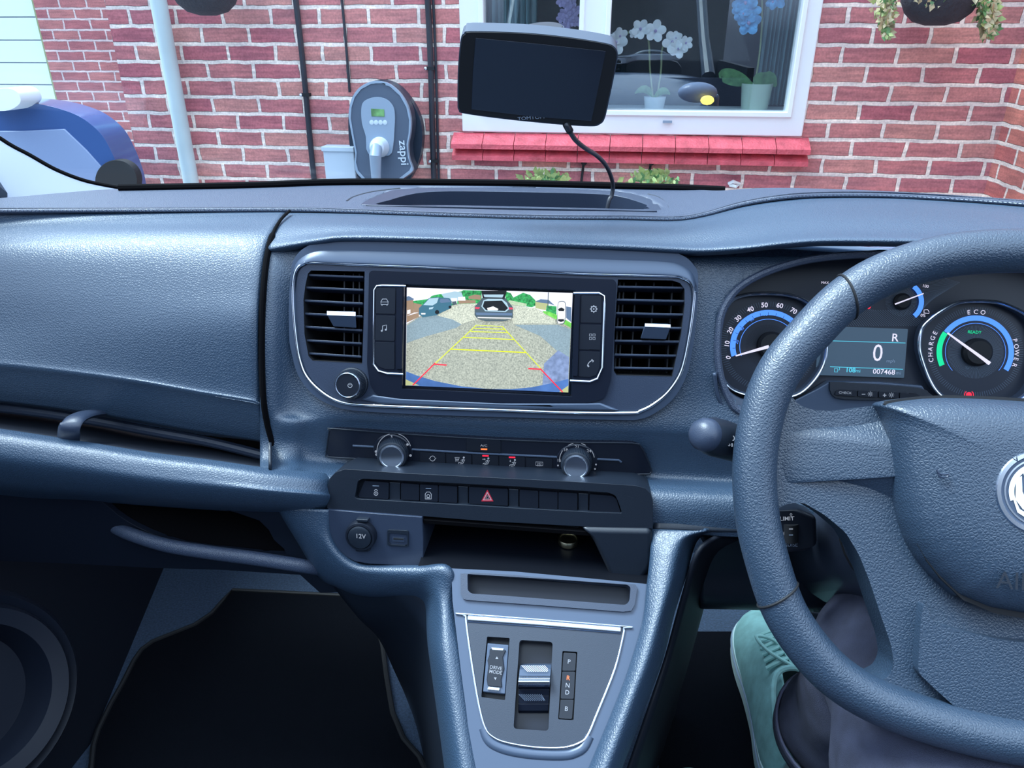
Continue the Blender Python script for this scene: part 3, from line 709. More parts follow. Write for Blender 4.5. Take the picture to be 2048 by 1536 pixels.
# passenger airbag panel
PX = [-300, -100, 0, 120, 260, 400, 500]
def prow(ys, Ys, xe, ye, Ye, dz=0):
    P = [onY(x, y, Y) for x, y, Y in zip(PX, ys, Ys)]+[onY(xe, ye, Ye)]
    return P
c7 = lambda v: [v]*7
rows = [[onZ(x, 423, TZ) for x in PX]+[onZ(571, 423, TZ)],
        prow([446]*7, c7(.735), 555, 444, .735), prow([500, 480, 474, 470, 468, 468, 470], c7(.700), 540, 472, .702),
        prow([545, 515, 505, 506, 508, 512, 515], c7(.677), 529, 518, .680), prow([600, 580, 575, 576, 578, 580, 582], c7(.657), 521, 583, .660),
        prow([660, 655, 655, 655, 655, 655, 655], c7(.640), 518, 655, .645), prow([706, 710, 714, 726, 744, 768, 784], c7(.6262), 519, 790, .6285), prow([722, 726, 730, 742, 760, 784, 800], c7(.6225), 519, 806, .6245), prow([738, 742, 746, 758, 776, 800, 816], c7(.6245), 522, 822, .626), prow([775, 785, 792, 806, 826, 852, 870], c7(.630), 534, 876, .630), prow([790, 798, 805, 820, 842, 866, 880], c7(.640), 539, 886, .636), prow([790, 798, 805, 820, 842, 866, 880], c7(.69), 539, 886, .68)]
MB().sheet(rows, 'leather', n=90, sub=7).build('passenger_panel', dash, thick=.003)
# open shelf below it
TX = [-300, 0, 170, 300, 420, 540]
def tr(ys, Y): return [onY(x, y, Y) for x, y in zip(TX, ys)]
lipy = [815, 858, 884, 905, 920, 937]
MB().sheet([tr([790, 812, 832, 858, 882, 905], .70), tr([810, 838, 860, 884, 900, 922], .66), tr([y+1 for y in lipy], .585)], 'dark_matte', n=40, sub=3).build('shelf_floor', dash, thick=.003)
MB().tube(smooth(tr([785, 815, 838, 862, 884, 914], .655), 5), .0055, 'plastic_soft', 10).build('shelf_ledge', dash)
mbx = MB(); a = onY(538, 892, .60); b = onY(538, 938, .575)
mbx.sheet([[onY(537, 885, .68), onY(537, 885, .60)], [onY(537, 936, .68), onY(537, 938, .578)]], 'plastic', n=6, sub=3)
mbx.build('shelf_end', dash, thick=.003)
MB().tube(smooth([onY(212, 826, .65), onY(178, 828, .615), onY(152, 838, .588), onY(140, 856, .578), onY(137, 878, .585)], 5), [.004]*21, 'plastic_soft', 14, nrm=(1, 0, 0), flat=2.6).build('grab_bracket', dash)
RX = [-300, 0, 170, 300, 420, 540, 640, 672]
def rr2(ys, Y): return [onY(x, y, Y+d_) for x, y, d_ in zip(RX, ys, [0, 0, 0, 0, 0, .003, .022, .05])]
l8 = [815, 858, 884, 905, 920, 937, 946, 952]
rows = [rr2([y+3 for y in l8], .592), rr2([y-1 for y in l8], .583), rr2([y+3 for y in l8], .576), rr2([y+14 for y in l8], .566), rr2([y+36 for y in l8], .558), rr2([880, 922, 944, 962, 974, 984, 992, 996], .554), rr2([905, 952, 972, 985, 996, 1005, 1012, 1014], .560), rr2([925, 975, 990, 1000, 1010, 1018, 1021, 1022], .572), rr2([945, 992, 1002, 1012, 1020, 1026, 1028, 1028], .60)]
MB().sheet(rows, 'leather', n=90, sub=6).build('shelf_front', dash, thick=.003)

# lower dark panel on the passenger side with an open pocket
LF = FR(350, 1060, .60, -8)
pocket = [(200, 992), (300, 1000), (420, 1014), (518, 1041), (548, 1080), (572, 1110), (470, 1102), (370, 1090), (300, 1066), (250, 1040), (222, 1018)]
pan = [(-300, 900), (0, 925), (200, 950), (400, 975), (560, 985), (600, 1060), (655, 1140), (700, 1185), (640, 1186), (600, 1150), (440, 1140), (300, 1136), (150, 1128), (-300, 1110)]
slab('lower_panel', LF, pan, -.006, 0, 'door_plastic', dash, bevel=.001, seg=1, holes=((pocket, 0, 2),), harden=False)
pk_ = [LF.uv(x, y, 0) for x, y in scl(pocket, 1.04)]; n = len(pk_)
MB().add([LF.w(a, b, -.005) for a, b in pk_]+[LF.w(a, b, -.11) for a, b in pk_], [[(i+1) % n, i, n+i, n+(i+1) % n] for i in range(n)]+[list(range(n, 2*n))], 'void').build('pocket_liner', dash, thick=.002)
MB().tube(smooth([onY(x, y, Y) for x, y, Y in ((205, 1044, .625), (250, 1064, .598), (330, 1090, .584), (420, 1105, .578), (510, 1117, .576), (600, 1131, .580), (650, 1140, .60))], 6), [.003, .004, .005, .006, .0065, .007]+[.0075]*31, 'leather_fine', 16, nrm=(0, -1, 0), flat=.9).build('pocket_lip', dash)

# grained wings either side of the pocket, joining the console
WF = FR(800, 1150, .572, 6)
lw = [(560, 1014), (600, 1016), (652, 1020), (656, 1070), (676, 1102), (705, 1126), (745, 1134), (850, 1138), (905, 1140), (906, 1200), (912, 1290), (924, 1370), (940, 1450), (958, 1560), (900, 1560), (886, 1463), (876, 1384), (864, 1299), (857, 1215), (850, 1196), (832, 1186), (730, 1183), (700, 1180), (677, 1165), (640, 1142), (610, 1098), (578, 1050)]
def patch(name, L, Rr, YL, YR, m, parent, n=40, sub=8, thick=.004, bulge=0, k=0):
    """strip between two outlines, the middle bulging towards the cabin"""
    return None
def strip(name, cols_, m, parent, n=60, sub=6, thick=.004):
    return MB().sheet([[onY(x, y, Y) for x, y, Y in c] for c in cols_], m, n=n, sub=sub).build(name, parent, thick=thick)
# console bolsters: (outer edge, crown, inner edge) from top to bottom; the slope comes towards the cabin
def cy(y): # distance of the console face at a height in the picture
    p = J.p(1090, y); return p.y
def bolster(out, mid, inn, name='console_bolster'):
    rows = [[onY(x, y, cy(y)+.055) for x, y in out], [onY(x, y, cy(y)+.022) for x, y in out], [onY(a*.6+c*.4, b*.6+d*.4, cy(b)+.002) for (a, b), (c, d) in zip(out, mid)], [onY(x, y, cy(y)-.006) for x, y in mid], [onY(x, y, cy(y)-.001) for x, y in inn], [onY(x+(3 if x < 1100 else -3), y, cy(y)+.01) for x, y in inn]]
    MB().sheet(rows, 'leather', n=70, sub=6).build(name, dash, thick=.003)
def path(P): return [onY(x, y, Y) for x, y, Y in P]
yb_ = lambda v, y: v if v else cy(y)
MB().sheet([path([(558, 1016, .62), (600, 1082, .612), (640, 1148, .608), (677, 1170, .605), (725, 1187, .604), (800, 1190, .60), (836, 1196, .595), (852, 1222, .585)]+[(x, y, cy(y)+.055) for x, y in ((862, 1299), (874, 1384), (885, 1463), (898, 1560))]),
            path([(559, 1015, .600), (601, 1080, .592), (641, 1144, .588), (678, 1167, .585), (726, 1184, .584), (801, 1187, .578), (839, 1192, .572), (856, 1218, .563)]+[(x, y, cy(y)+.022) for x, y in ((864, 1299), (876, 1384), (887, 1463), (900, 1560))]),
            path([(566, 1014, .590), (610, 1074, .582), (648, 1132, .578), (688, 1158, .575), (732, 1173, .573), (804, 1176, .567), (848, 1180, .560), (868, 1212, .548)]+[(x, y, cy(y)+.002) for x, y in ((876, 1299), (888, 1384), (899, 1463), (913, 1560))]),
            path([(600, 1015, .585), (634, 1068, .577), (664, 1116, .572), (702, 1142, .569), (745, 1152, .566), (812, 1156, .559), (866, 1160, .552), (886, 1205, .537)]+[(x, y, cy(y)-.006) for x, y in ((893, 1299), (906, 1384), (918, 1463), (933, 1560))]),
            path([(653, 1018, .585), (656, 1070, .579), (678, 1108, .574), (712, 1132, .571), (750, 1138, .568), (840, 1139, .560), (896, 1141, .553), (904, 1210, .541)]+[(x, y, cy(y)-.001) for x, y in ((915, 1299), (928, 1384), (940, 1463), (957, 1560))]),
            path([(660, 1018, .60), (662, 1070, .60), (684, 1104, .60), (716, 1128, .595), (752, 1134, .59), (842, 1136, .58), (899, 1141, .565), (907, 1210, .552)]+[(x+3, y, cy(y)+.01) for x, y in ((915, 1299), (928, 1384), (940, 1463), (957, 1560))])],
           'leather', n=120, sub=7).build('console_bolster', dash, thick=.003)
bolster([(1430, 1064), (1400, 1075), (1386, 1100), (1374, 1146), (1348, 1228), (1328, 1310), (1299, 1391), (1240, 1545)],
        [(1400, 1062), (1360, 1080), (1345, 1120), (1335, 1170), (1315, 1240), (1292, 1320), (1262, 1400), (1208, 1545)],
        [(1308, 1058), (1306, 1090), (1302, 1130), (1297, 1169), (1288, 1240), (1262, 1330), (1236, 1400), (1176, 1545)])
# console side under the left bolster
CSF = FR(790, 1300, .60, 10)
MB().sheet([[onY(x, y, Y) for x, y, Y in c] for c in ([(600, 1060, .60), (650, 1140, .60), (720, 1230, .62), (760, 1270, .66), (790, 1330, .70), (830, 1430, .74), (850, 1560, .76)], [(720, 1150, .585), (770, 1180, .585), (820, 1240, .585), (840, 1290, .58), (850, 1350, .57), (862, 1440, .55), (880, 1580, .53)], [(860, 1170, .575), (864, 1200, .565), (868, 1260, .55), (874, 1300, .54), (884, 1380, .51), (896, 1460, .48), (912, 1580, .46)])], 'plastic', n=40, sub=6).build('console_side', dash, thick=.004)
MB().sheet([[onY(x, y, Y) for x, y, Y in c] for c in ([(1440, 1066, .60), (1392, 1100, .58), (1360, 1200, .57), (1330, 1310, .55), (1300, 1400, .52), (1245, 1560, .48)], [(1500, 1070, .66), (1430, 1110, .68), (1400, 1220, .72), (1370, 1330, .74), (1345, 1420, .76), (1310, 1600, .76)])], 'dark_matte', n=40, sub=6).build('console_side', dash, thick=.004)
# driver's lower panels
KF = FR(1480, 1030, .59, -6)
strip('knee_panel', [[(1308, 1046, .596), (1470, 1050, .600), (1700, 1060, .60), (2200, 1070, .60)], [(1308, 1060, .592), (1470, 1064, .596), (1700, 1066, .60), (2200, 1080, .60)], [(1308, 1063, .60), (1470, 1067, .605), (1700, 1075, .61), (2200, 1090, .61)], [(1400, 1075, .64), (1500, 1080, .64), (1700, 1090, .64), (2200, 1110, .64)], [(1400, 1140, .66), (1500, 1140, .66), (1700, 1150, .66), (2200, 1160, .66)], [(1400, 1205, .66), (1500, 1208, .66), (1700, 1215, .66), (2200, 1220, .66)], [(1400, 1218, .70), (1500, 1220, .70), (1700, 1226, .70), (2200, 1230, .70)]], 'plastic', dash)

# ================================================================== RADIO FASCIA
fa = thing('radio_fascia', 'centre fascia with screen, two air vents and chrome outline', 'radio unit', F.p(975, 834))
vl = [(611, 569), (616, 547), (622, 541), (729, 543), (727, 640), (724, 727), (625, 721), (617, 712), (609, 668), (607, 600)]
vr = [(1236, 559), (1345, 561), (1360, 566), (1369, 578), (1369, 610), (1362, 668), (1344, 753), (1233, 750), (1228, 742), (1229, 668)]
scr = [(808, 568), (1151, 580), (1143, 794), (804, 778)]
holes = ((vl, 0, 0), (vr, 0, 0), (scr, 0, 0))
slab('fascia_hood', F, fascia_out, -.012, .004, 'satin_grey', fa, bevel=.006, seg=4, sm=4, holes=holes)
cw0 = [(580, 560), (588, 520), (606, 498), (638, 482), (677, 476), (820, 478), (1000, 483), (1208, 491), (1325, 497), (1366, 509), (1388, 528), (1397, 560)]
cw2 = [(586, 572), (592, 542), (606, 529), (625, 524), (660, 526), (820, 532), (1000, 540), (1182, 547), (1330, 551), (1364, 555), (1383, 566), (1389, 585)]
MB().sheet([[F.p(x, y, -.016) for x, y in cw0], [F.p(x, y, -.008) for x, y in cw0], [F.p(a*.72+c*.28, b*.72+d*.28, .0005) for (a, b), (c, d) in zip(cw0, cw2)], [F.p(a*.3+c*.7, b*.3+d*.7, .0066) for (a, b), (c, d) in zip(cw0, cw2)], [F.p(x, y, .0085) for x, y in cw2], [F.p(x, y+1, .004) for x, y in cw2]], 'satin_grey', n=90, sub=5).build('top_cowl', fa, thick=.002)
inner = [(587, 564), (594, 538), (607, 528), (625, 525), (742, 530), (951, 538), (1060, 542), (1182, 548), (1338, 552), (1365, 556), (1383, 567), (1388, 588), (1387, 616), (1380, 668), (1370, 720), (1359, 752), (1336, 785), (1307, 809), (1281, 822), (1260, 826), (1130, 825), (1000, 820), (820, 814), (716, 809), (672, 801), (638, 780), (612, 752), (599, 720), (592, 681), (586, 616)]
slab('inner_panel', F, scl(inner, .985), .0, .0058, 'plastic_soft', fa, bevel=.0015, sm=3, holes=holes)
MB().tube([F.p(x, y, .0072) for x, y in smooth(inner, 5, True)], .0014, 'chrome', 10, closed=True, nrm=F.n, flat=.9).build('chrome_outline', fa)
# raised middle section around the screen
mid = [(738, 545), (744, 541), (1228, 559), (1233, 566), (1226, 700), (1222, 760), (1210, 796), (1180, 806), (1000, 806), (800, 797), (752, 790), (740, 770), (734, 730)]
slab('screen_surround', F, mid, .004, .0085, 'dark_gloss', fa, bevel=.002, rnd=.004, holes=((scr, 0, 0),))
slab('lower_shelf', F, [(745, 790), (800, 797), (1000, 806), (1200, 806), (1240, 822), (1000, 818), (760, 808), (720, 800)], .004, .009, 'satin_grey', fa, bevel=.002)
# vents
def vent(poly, slats, tab, nm, lab, vanes):
    c = sum(p[0] for p in poly)/len(poly), sum(p[1] for p in poly)/len(poly)
    P = [F.uv(x, y, .006) for x, y in poly]; n = len(P); mb = MB()
    if area(P) < 0: P.reverse()
    mb.add([F.w(a, b, .006) for a, b in P]+[F.w(a, b, -.06) for a, b in P], [[(i+1) % n, i, n+i, n+(i+1) % n] for i in range(n)], 'black')
    mb.flat(F, P, -.059, 'void')
    v = mb.build('air_vent', fa); v['label'] = lab
    def xr_(y):
        xs = []
        for i in range(len(poly)):
            (x0, y0), (x1, y1) = poly[i-1], poly[i]
            if (y0 > y) != (y1 > y): xs.append(x0+(x1-x0)*(y-y0)/(y1-y0))
        return min(xs), max(xs)
    for x, hh in vanes:
        a0, a1 = F.uv(x, poly[0][1], -.02), None
        ys = [y for _, y in poly]; t, b = F.uv(x, min(ys)+6, -.02), F.uv(x, max(ys)-6, -.02)
        m2 = MB(); q = [F.w(t[0]+dx, vv, h) for dx in (-.0007, .0007) for vv in (t[1], b[1]) for h in (-.018, -.04)]
        m2.add(q, [[0, 1, 3, 2], [4, 6, 7, 5], [0, 4, 5, 1], [2, 3, 7, 6], [0, 2, 6, 4], [1, 5, 7, 3]], 'plastic', False).build('vane', v)
    for y0, y1 in slats:
        xa, _ = xr_(y0); _, xb = xr_(y1)
        a, b = F.uv(xa, y0, .0), F.uv(xb, y1, .0); m2 = MB(); th = .0011
        q = [F.w(p[0], p[1]+s*th-(.004 if h < -.005 else 0), h) for p in (a, b) for s in (-1, 1) for h in (.003, -.014)]
        m2.add(q, [[0, 2, 3, 1], [4, 5, 7, 6], [0, 4, 6, 2], [1, 3, 7, 5], [2, 6, 7, 3], [0, 1, 5, 4]], 'plastic_soft', False).build('slat', v, bevel=.0006, seg=2)
    (x0, y0), (x1, y1), (x2, y2), (x3, y3) = tab
    m2 = MB(); P = [F.p(x0, y0, .010), F.p(x1, y0+(y1-y0)*.0+2, .010), F.p(x1, y1, .012), F.p(x0, y1-2, .012), F.p(x3, y3, .006), F.p(x2, y2, .006), F.p(x0+4, y0, -.002), F.p(x1-4, y0, -.002), F.p(x3, y3, -.004), F.p(x2, y2, -.004)]
    m2.add(P, [[3, 2, 1, 0]], 'chrome'); m2.add(P, [[4, 5, 2, 3], [0, 1, 7, 6], [8, 9, 5, 4], [0, 6, 8, 4], [0, 4, 3], [1, 2, 5], [1, 5, 9, 7]], 'satin_grey')
    m2.build('vent_tab', v, bevel=.0008, seg=2)
vent(vl, [(549.8, 554), (574.6, 579.8), (600.6, 607), (626.7, 633), (652.7, 660.5), (680, 686.6), (706, 713)], [(654, 622), (711, 632), (713, 656), (667, 653)], 0, 'left air vent', [(x, 0) for x in (690, 708, 720)])
vent(vr, [(573.3, 575.4), (599.3, 602), (626, 629), (654, 656), (681, 683), (708.7, 710.8), (734.7, 736.6)], [(1290, 647), (1341, 655), (1332, 679), (1281, 677)], 1, 'right air vent', [(x, 0) for x in (1240, 1248, 1272, 1308, 1345)])
# screen
gl = slab('screen_glass', F, [(806, 571), (1149, 583), (1141, 791), (803, 775)], -.004, .0015, 'dark_gloss', fa, bevel=.0008)
SH = .0016
q = MB(); lv = [0]
PT = {}
def emat(name, c, s=1.0, vary=None): mat('scr_'+name, c, .4, emit=s*.46, vary=vary)
emat('sky', (.80, .80, .92)); emat('road', (.34, .36, .30), 1, (700, .5)); emat('road2', (.22, .30, .34), 1, (900, .25)); emat('far', (.62, .62, .42), 1, (500, .35)); emat('grass', (.16, .55, .08), 1, (300, .4)); emat('tree', (.03, .30, .08), 1, (500, .8))
emat('teal', (.04, .13, .19), 1); emat('glass', (.35, .50, .58), 1); emat('brick', (.30, .20, .13), 1); emat('roof', (.10, .16, .26), 1); emat('black', (.006, .008, .012), .6); emat('grey', (.06, .09, .11), 1); emat('white', (.85, .85, .85), 1)
emat('yellow', (.62, .72, .0), 1.1); emat('red', (.75, .02, .05), 1.1); emat('bumper', (.06, .14, .36), 1, (60, .3)); emat('khaki', (.40, .42, .2), 1); emat('fence', (.42, .52, .34), 1, (900, .3)); emat('roadw', (.50, .52, .42), 1, (900, .5)); emat('tail', (.6, .05, .1), 1); emat('blueroad', (.18, .24, .40), 1, (200, .4))
Z7 = lambda P: [(800+a/5.689, 560+b/5.689) for a, b in P]
def pic(P, m, raw=False):
    lv[0] += 1; q.pflat(F, P if raw else Z7(P), SH+lv[0]*.000045, 'scr_'+m)
pic([(78, 85), (1965, 148), (1915, 1280), (62, 1200)], 'sky')
pic([(75, 500), (210, 420), (430, 300), (620, 265), (900, 260), (1300, 280), (1560, 330), (1780, 440), (1948, 545), (1915, 1280), (62, 1200)], 'road')
pic([(420, 410), (600, 290), (760, 265), (900, 262), (900, 440), (700, 500), (500, 440)], 'roadw')
pic([(1240, 285), (1540, 320), (1760, 450), (1770, 500), (1500, 490), (1290, 500), (1270, 420)], 'roadw')
pic([(75, 520), (210, 430), (400, 400), (600, 450), (700, 505), (640, 545), (480, 590), (300, 640), (150, 690), (75, 720)], 'road2')
pic([(1300, 510), (1800, 510), (1945, 560), (1925, 900), (1800, 820), (1600, 640)], 'road2')
pic([(1925, 880), (1800, 800), (1640, 950), (1620, 1200), (1915, 1150)], 'blueroad')
pic([(140, 240), (330, 215), (360, 180), (450, 160), (560, 150), (700, 130), (720, 115), (930, 120), (930, 265), (640, 270), (560, 300), (200, 340), (130, 330)], 'tree')
pic([(470, 160), (620, 130), (700, 140), (720, 200), (640, 250), (520, 230)], 'glass')
pic([(1200, 130), (1260, 150), (1290, 200), (1400, 145), (1480, 170), (1540, 230), (1545, 290), (1500, 310), (1200, 270)], 'tree')
pic([(1240, 230), (1300, 240), (1440, 270), (1440, 300), (1300, 285), (1220, 275)], 'fence')
pic([(660, 235), (740, 225), (860, 230), (860, 262), (670, 268)], 'brick'); pic([(780, 185), (860, 165), (920, 175), (920, 225), (780, 215)], 'brick')
pic([(660, 195), (740, 190), (745, 235), (660, 235)], 'white'); pic([(580, 205), (650, 205), (650, 265), (585, 265)], 'white')
pic([(75, 200), (150, 220), (160, 370), (75, 410)], 'brick'); pic([(75, 190), (100, 182), (160, 215), (150, 228), (75, 235)], 'roof'); pic([(82, 345), (118, 335), (118, 380), (82, 390)], 'white'); pic([(155, 260), (250, 280), (215, 370), (160, 370)], 'brick')
pic([(75, 410), (215, 370), (215, 420), (75, 485)], 'brick')
pic([(1540, 240), (1600, 222), (1690, 230), (1690, 350), (1540, 320)], 'khaki'); pic([(1540, 245), (1600, 218), (1690, 225), (1760, 290), (1700, 270), (1600, 258)], 'roof')
pic([(1670, 290), (1780, 300), (1780, 420), (1740, 400), (1660, 350)], 'tree'); pic([(1890, 300), (1950, 310), (1948, 480), (1890, 430)], 'roof')
pic([(1620, 350), (1700, 360), (1790, 400), (1950, 490), (1946, 545), (1780, 450), (1640, 380)], 'grass')
pic([(1683, 140), (1692, 140), (1686, 345), (1677, 345)], 'grey')
# van in the camera picture
pic([(215, 320), (280, 260), (330, 205), (420, 195), (560, 205), (590, 245), (585, 320), (440, 385), (420, 400), (260, 425), (215, 390)], 'teal')
pic([(265, 285), (335, 210), (440, 200), (420, 260), (370, 290)], 'glass'); pic([(450, 250), (460, 215), (550, 215), (580, 250), (470, 262)], 'roof'); pic([(240, 375), (290, 375), (288, 392), (242, 392)], 'white'); pic([(330, 315), (385, 305), (370, 330), (330, 335)], 'glass')
pic(Z7(circ(422, 365, 24, 16)), 'black', True); pic(Z7(circ(570, 308, 17, 16)), 'black', True)
pic([(590, 245), (640, 240), (645, 275), (600, 290)], 'grey')
# hatchback with its boot open
pic([(850, 300), (880, 270), (940, 200), (1190, 200), (1245, 260), (1285, 310), (1285, 430), (1260, 445), (880, 440), (848, 400)], 'grey')
pic([(925, 120), (1215, 120), (1190, 215), (940, 205)], 'black'); pic([(950, 165), (1180, 165), (1165, 200), (960, 195)], 'glass')
pic([(925, 300), (950, 230), (1000, 215), (1160, 215), (1215, 260), (1245, 330), (1200, 365), (970, 355)], 'glass'); pic([(940, 300), (960, 240), (1160, 235), (1230, 320), (1195, 352), (980, 345)], 'black')
pic([(990, 320), (1060, 300), (1120, 330), (1110, 345), (1000, 345)], 'white'); pic([(855, 305), (910, 310), (900, 330), (857, 330)], 'tail'); pic([(1235, 310), (1285, 315), (1280, 335), (1240, 335)], 'tail')
pic([(860, 370), (1275, 375), (1275, 405), (870, 400)], 'roof'); pic([(880, 420), (1270, 430), (1265, 440), (885, 432)], 'white')
pic([(880, 445), (1260, 450), (1180, 470), (980, 470)], 'grey')
# bumper and the guide lines
pic([(70, 1040), (200, 1090), (400, 1150), (700, 1210), (1000, 1240), (1270, 1242), (1500, 1220), (1700, 1180), (1918, 1125), (1915, 1280), (62, 1200)], 'bumper')
pic([(65, 1130), (220, 1200), (62, 1200)], 'khaki'); pic([(1915, 1200), (1915, 1280), (1810, 1275)], 'khaki')
def pline(P, w, m): lv[0] += 1; q.stroke(F, Z7(P), w, SH+lv[0]*.000045, 'scr_'+m)
pline([(870, 512), (400, 950)], 1.5, 'yellow'); pline([(1160, 525), (1600, 1005)], 1.5, 'yellow')
for a, b, w in (((868, 515), (1165, 528), 1.0), ((845, 550), (1190, 560), 1.4), ((805, 585), (1225, 600), 1.4), ((725, 652), (1300, 678), 1.6), ((580, 787), (1430, 825), 2.0)): pline([a, b], w, 'yellow')
pline([(400, 945), (145, 1198)], 2.4, 'red'); pline([(395, 958), (530, 968)], 2.6, 'red'); pline([(1595, 1008), (1850, 1275)], 2.4, 'red'); pline([(1600, 1015), (1460, 1008)], 2.6, 'red')
pic(smooth([(1795, 280), (1810, 245), (1860, 240), (1885, 270), (1885, 400), (1870, 490), (1830, 505), (1785, 480), (1788, 400)], 3, True), 'grey'); pic(smooth([(1800, 285), (1815, 252), (1858, 248), (1878, 275), (1878, 400), (1865, 480), (1830, 495), (1792, 475)], 3, True), 'white')
pic([(1798, 330), (1835, 312), (1872, 330), (1865, 355), (1805, 352)], 'black'); pic([(1800, 445), (1865, 445), (1868, 468), (1830, 478), (1796, 465)], 'black')
q.build('picture', gl)
# buttons beside the screen
def button(px, fr, h0, h1, m, parent, rnd=.0012, bevel=.0007, name='button', draw=None):
    b = slab(name, fr, px, h0, h1, m, parent, bevel=bevel, seg=2, rnd=rnd)
    if draw:
        k = MB(); draw(k, fr, h1+.00012); k.build('marking', b)
    return b
for P in ([(812, 572), (765, 571), (754, 572), (749, 580), (748, 650), (747, 728), (757, 742), (775, 747), (806, 748)], [(1147, 586), (1198, 586), (1208, 592), (1209, 610), (1205, 735), (1195, 757), (1180, 763), (1140, 761)]):
    MB().tube([F.p(x, y, .0085) for x, y in P], .0012, 'chrome', 8, nrm=F.n).build('chrome_bracket', fa)
I1 = 1.3
def ic_car(k, f, h):
    k.stroke(f, [(762, 603), (765, 598), (773, 598), (776, 603), (776, 609), (762, 609)], I1, h, 'white_ink', True); k.stroke(f, [(761, 604), (777, 604)], 1, h, 'white_ink'); k.stroke(f, [(764, 611), (764, 609)], 2, h, 'white_ink'); k.stroke(f, [(774, 611), (774, 609)], 2, h, 'white_ink')
def ic_note(k, f, h):
    k.stroke(f, [(765, 661), (765, 652), (773, 650), (773, 659)], I1, h, 'white_ink'); k.pflat(f, circ(763.6, 661.5, 2, 10), h, 'white_ink'); k.pflat(f, circ(771.6, 659.5, 2, 10), h, 'white_ink')
def ic_gear(k, f, h):
    k.stroke(f, circ(1187.5, 618, 5.2, 24), 1.8, h, 'white_ink', True); k.pflat(f, circ(1187.5, 618, 1.6, 10), h, 'white_ink')
    for a in range(0, 360, 45): k.stroke(f, [(1187.5+5.4*math.cos(R(a)), 618+5.4*math.sin(R(a))), (1187.5+7.4*math.cos(R(a)), 618+7.4*math.sin(R(a)))], 2.2, h, 'white_ink')
def ic_grid(k, f, h):
    for a in (1181, 1188):
        for b in (670, 677): k.stroke(f, [(a-2.2, b-2.2), (a+2.2, b-2.2), (a+2.2, b+2.2), (a-2.2, b+2.2)], 1, h, 'white_ink', True)
def ic_phone(k, f, h):
    k.stroke(f, smooth([(1186, 720), (1179, 724), (1175, 731), (1177, 733)], 5), 1.6, h, 'white_ink'); k.stroke(f, [(1183, 719), (1187, 722), (1185, 724)], 2, h, 'white_ink'); k.stroke(f, [(1175, 729), (1178, 733), (1176, 734)], 2, h, 'white_ink')
for P, dr in (([(751, 576), (791, 577), (790, 628), (751, 627)], ic_car), ([(751, 631), (790, 632), (789, 682), (750, 681)], ic_note), ([(750, 684), (789, 685), (789, 738), (770, 738), (758, 733), (750, 724)], None), ([(1163, 591), (1203, 592), (1203, 646), (1161, 645)], ic_gear), ([(1160, 649), (1202, 650), (1200, 700), (1158, 699)], ic_grid), ([(1158, 703), (1200, 704), (1199, 735), (1192, 750), (1180, 754), (1157, 753)], ic_phone)):
    button(P, F, .006, .0092, 'button', fa, draw=dr)
for P in ([(793, 577), (805, 577), (804, 738), (792, 738)], [(1149, 590), (1160, 590), (1155, 752), (1145, 752)]): button(P, F, .006, .0105, 'dark_gloss', fa, name='side_strip')
kn = MB(); kc = F.p(706, 766, .005); kr = F.mm(706, 766)
kn.lathe(kc, F.n, [(32*kr, 0), (31*kr, .003), (29*kr, .0035), (28.5*kr, .013), (27*kr, .015)], 'plastic', 120, .012, 1).lathe(kc, F.n, [(25*kr, .014), (25*kr, .016), (23.5*kr, .017), (22.5*kr, .0163)], 'satin_chrome', 48).lathe(kc, F.n, [(22.5*kr, .015), (22.5*kr, .0164), (.0005, .0164)], 'button', 48)
knob = kn.build('volume_knob', fa)
kk = MB(); kx, ky = 700, 771
kk.stroke(F, circ(kx, ky, 4.2, 16, -60, 240), 1.2, .0217, 'white_ink'); kk.stroke(F, [(kx, ky-5), (kx, ky)], 1.2, .0217, 'white_ink'); kk.build('marking', knob)

# ================================================================== HEATER PANEL
Z8 = lambda P: [(640+a/3.0118, 840+b/3.0118) for a, b in P]
hp = thing('heater_panel', 'slim black heater control panel with two round knobs', 'control panel', G.p(975, 940))
slab('panel', G, Z8([(58, 60), (85, 53), (500, 85), (1000, 115), (1500, 135), (1880, 140), (1935, 165), (1965, 220), (1997, 300), (1990, 318), (1960, 325), (1700, 325), (1300, 310), (1000, 300), (600, 262), (300, 236), (60, 222), (38, 205), (42, 160), (50, 100)]), -.02, .003, 'dark_gloss', hp, bevel=.002, rnd=.004)
MB().tube([G.p(x, y, .0032) for x, y in smooth(Z8([(58, 60), (85, 53), (500, 85), (1000, 115), (1500, 135), (1880, 140), (1935, 165), (1965, 220), (1997, 300), (1990, 318), (1960, 325), (1700, 325), (1300, 310), (1000, 300), (600, 262), (300, 236), (60, 222), (38, 205), (42, 160), (50, 100)]), 3, True)], .0007, 'plastic', 6, closed=True).build('edge_line', hp)
MB().tube([G.p(x, y, .0035) for x, y in Z8([(198, 155), (330, 162), (600, 180), (1000, 203), (1410, 222), (1800, 242), (1815, 254)])], .0011, 'satin_grey', 8).build('divider_strip', hp)
xs = [598, 757, 915, 1077, 1238, 1402]
yt = lambda x: 193+(x-600)*.05; yb = lambda x: 258+(x-600)*.052
def led(x, y, m): return lambda k, f, h: k.pflat(f, Z8([(x-19, y-5), (x+19, y-4), (x+19, y+5), (x-19, y+4)]), h, m)
def seat(k, f, h, x, y):
    S = lambda P, w=1.1: k.stroke(f, Z8([(x+a, y+b) for a, b in P]), w, h, 'white_ink')
    k.pflat(f, circ(*Z8([(x+14, y-14)])[0], 2, 10), h, 'white_ink'); S([(12, -6), (4, 14), (-16, 16), (-18, 22)], 1.4); S([(20, -2), (10, 20), (-10, 24)], 1.1); S([(8, -2), (-4, 4)])
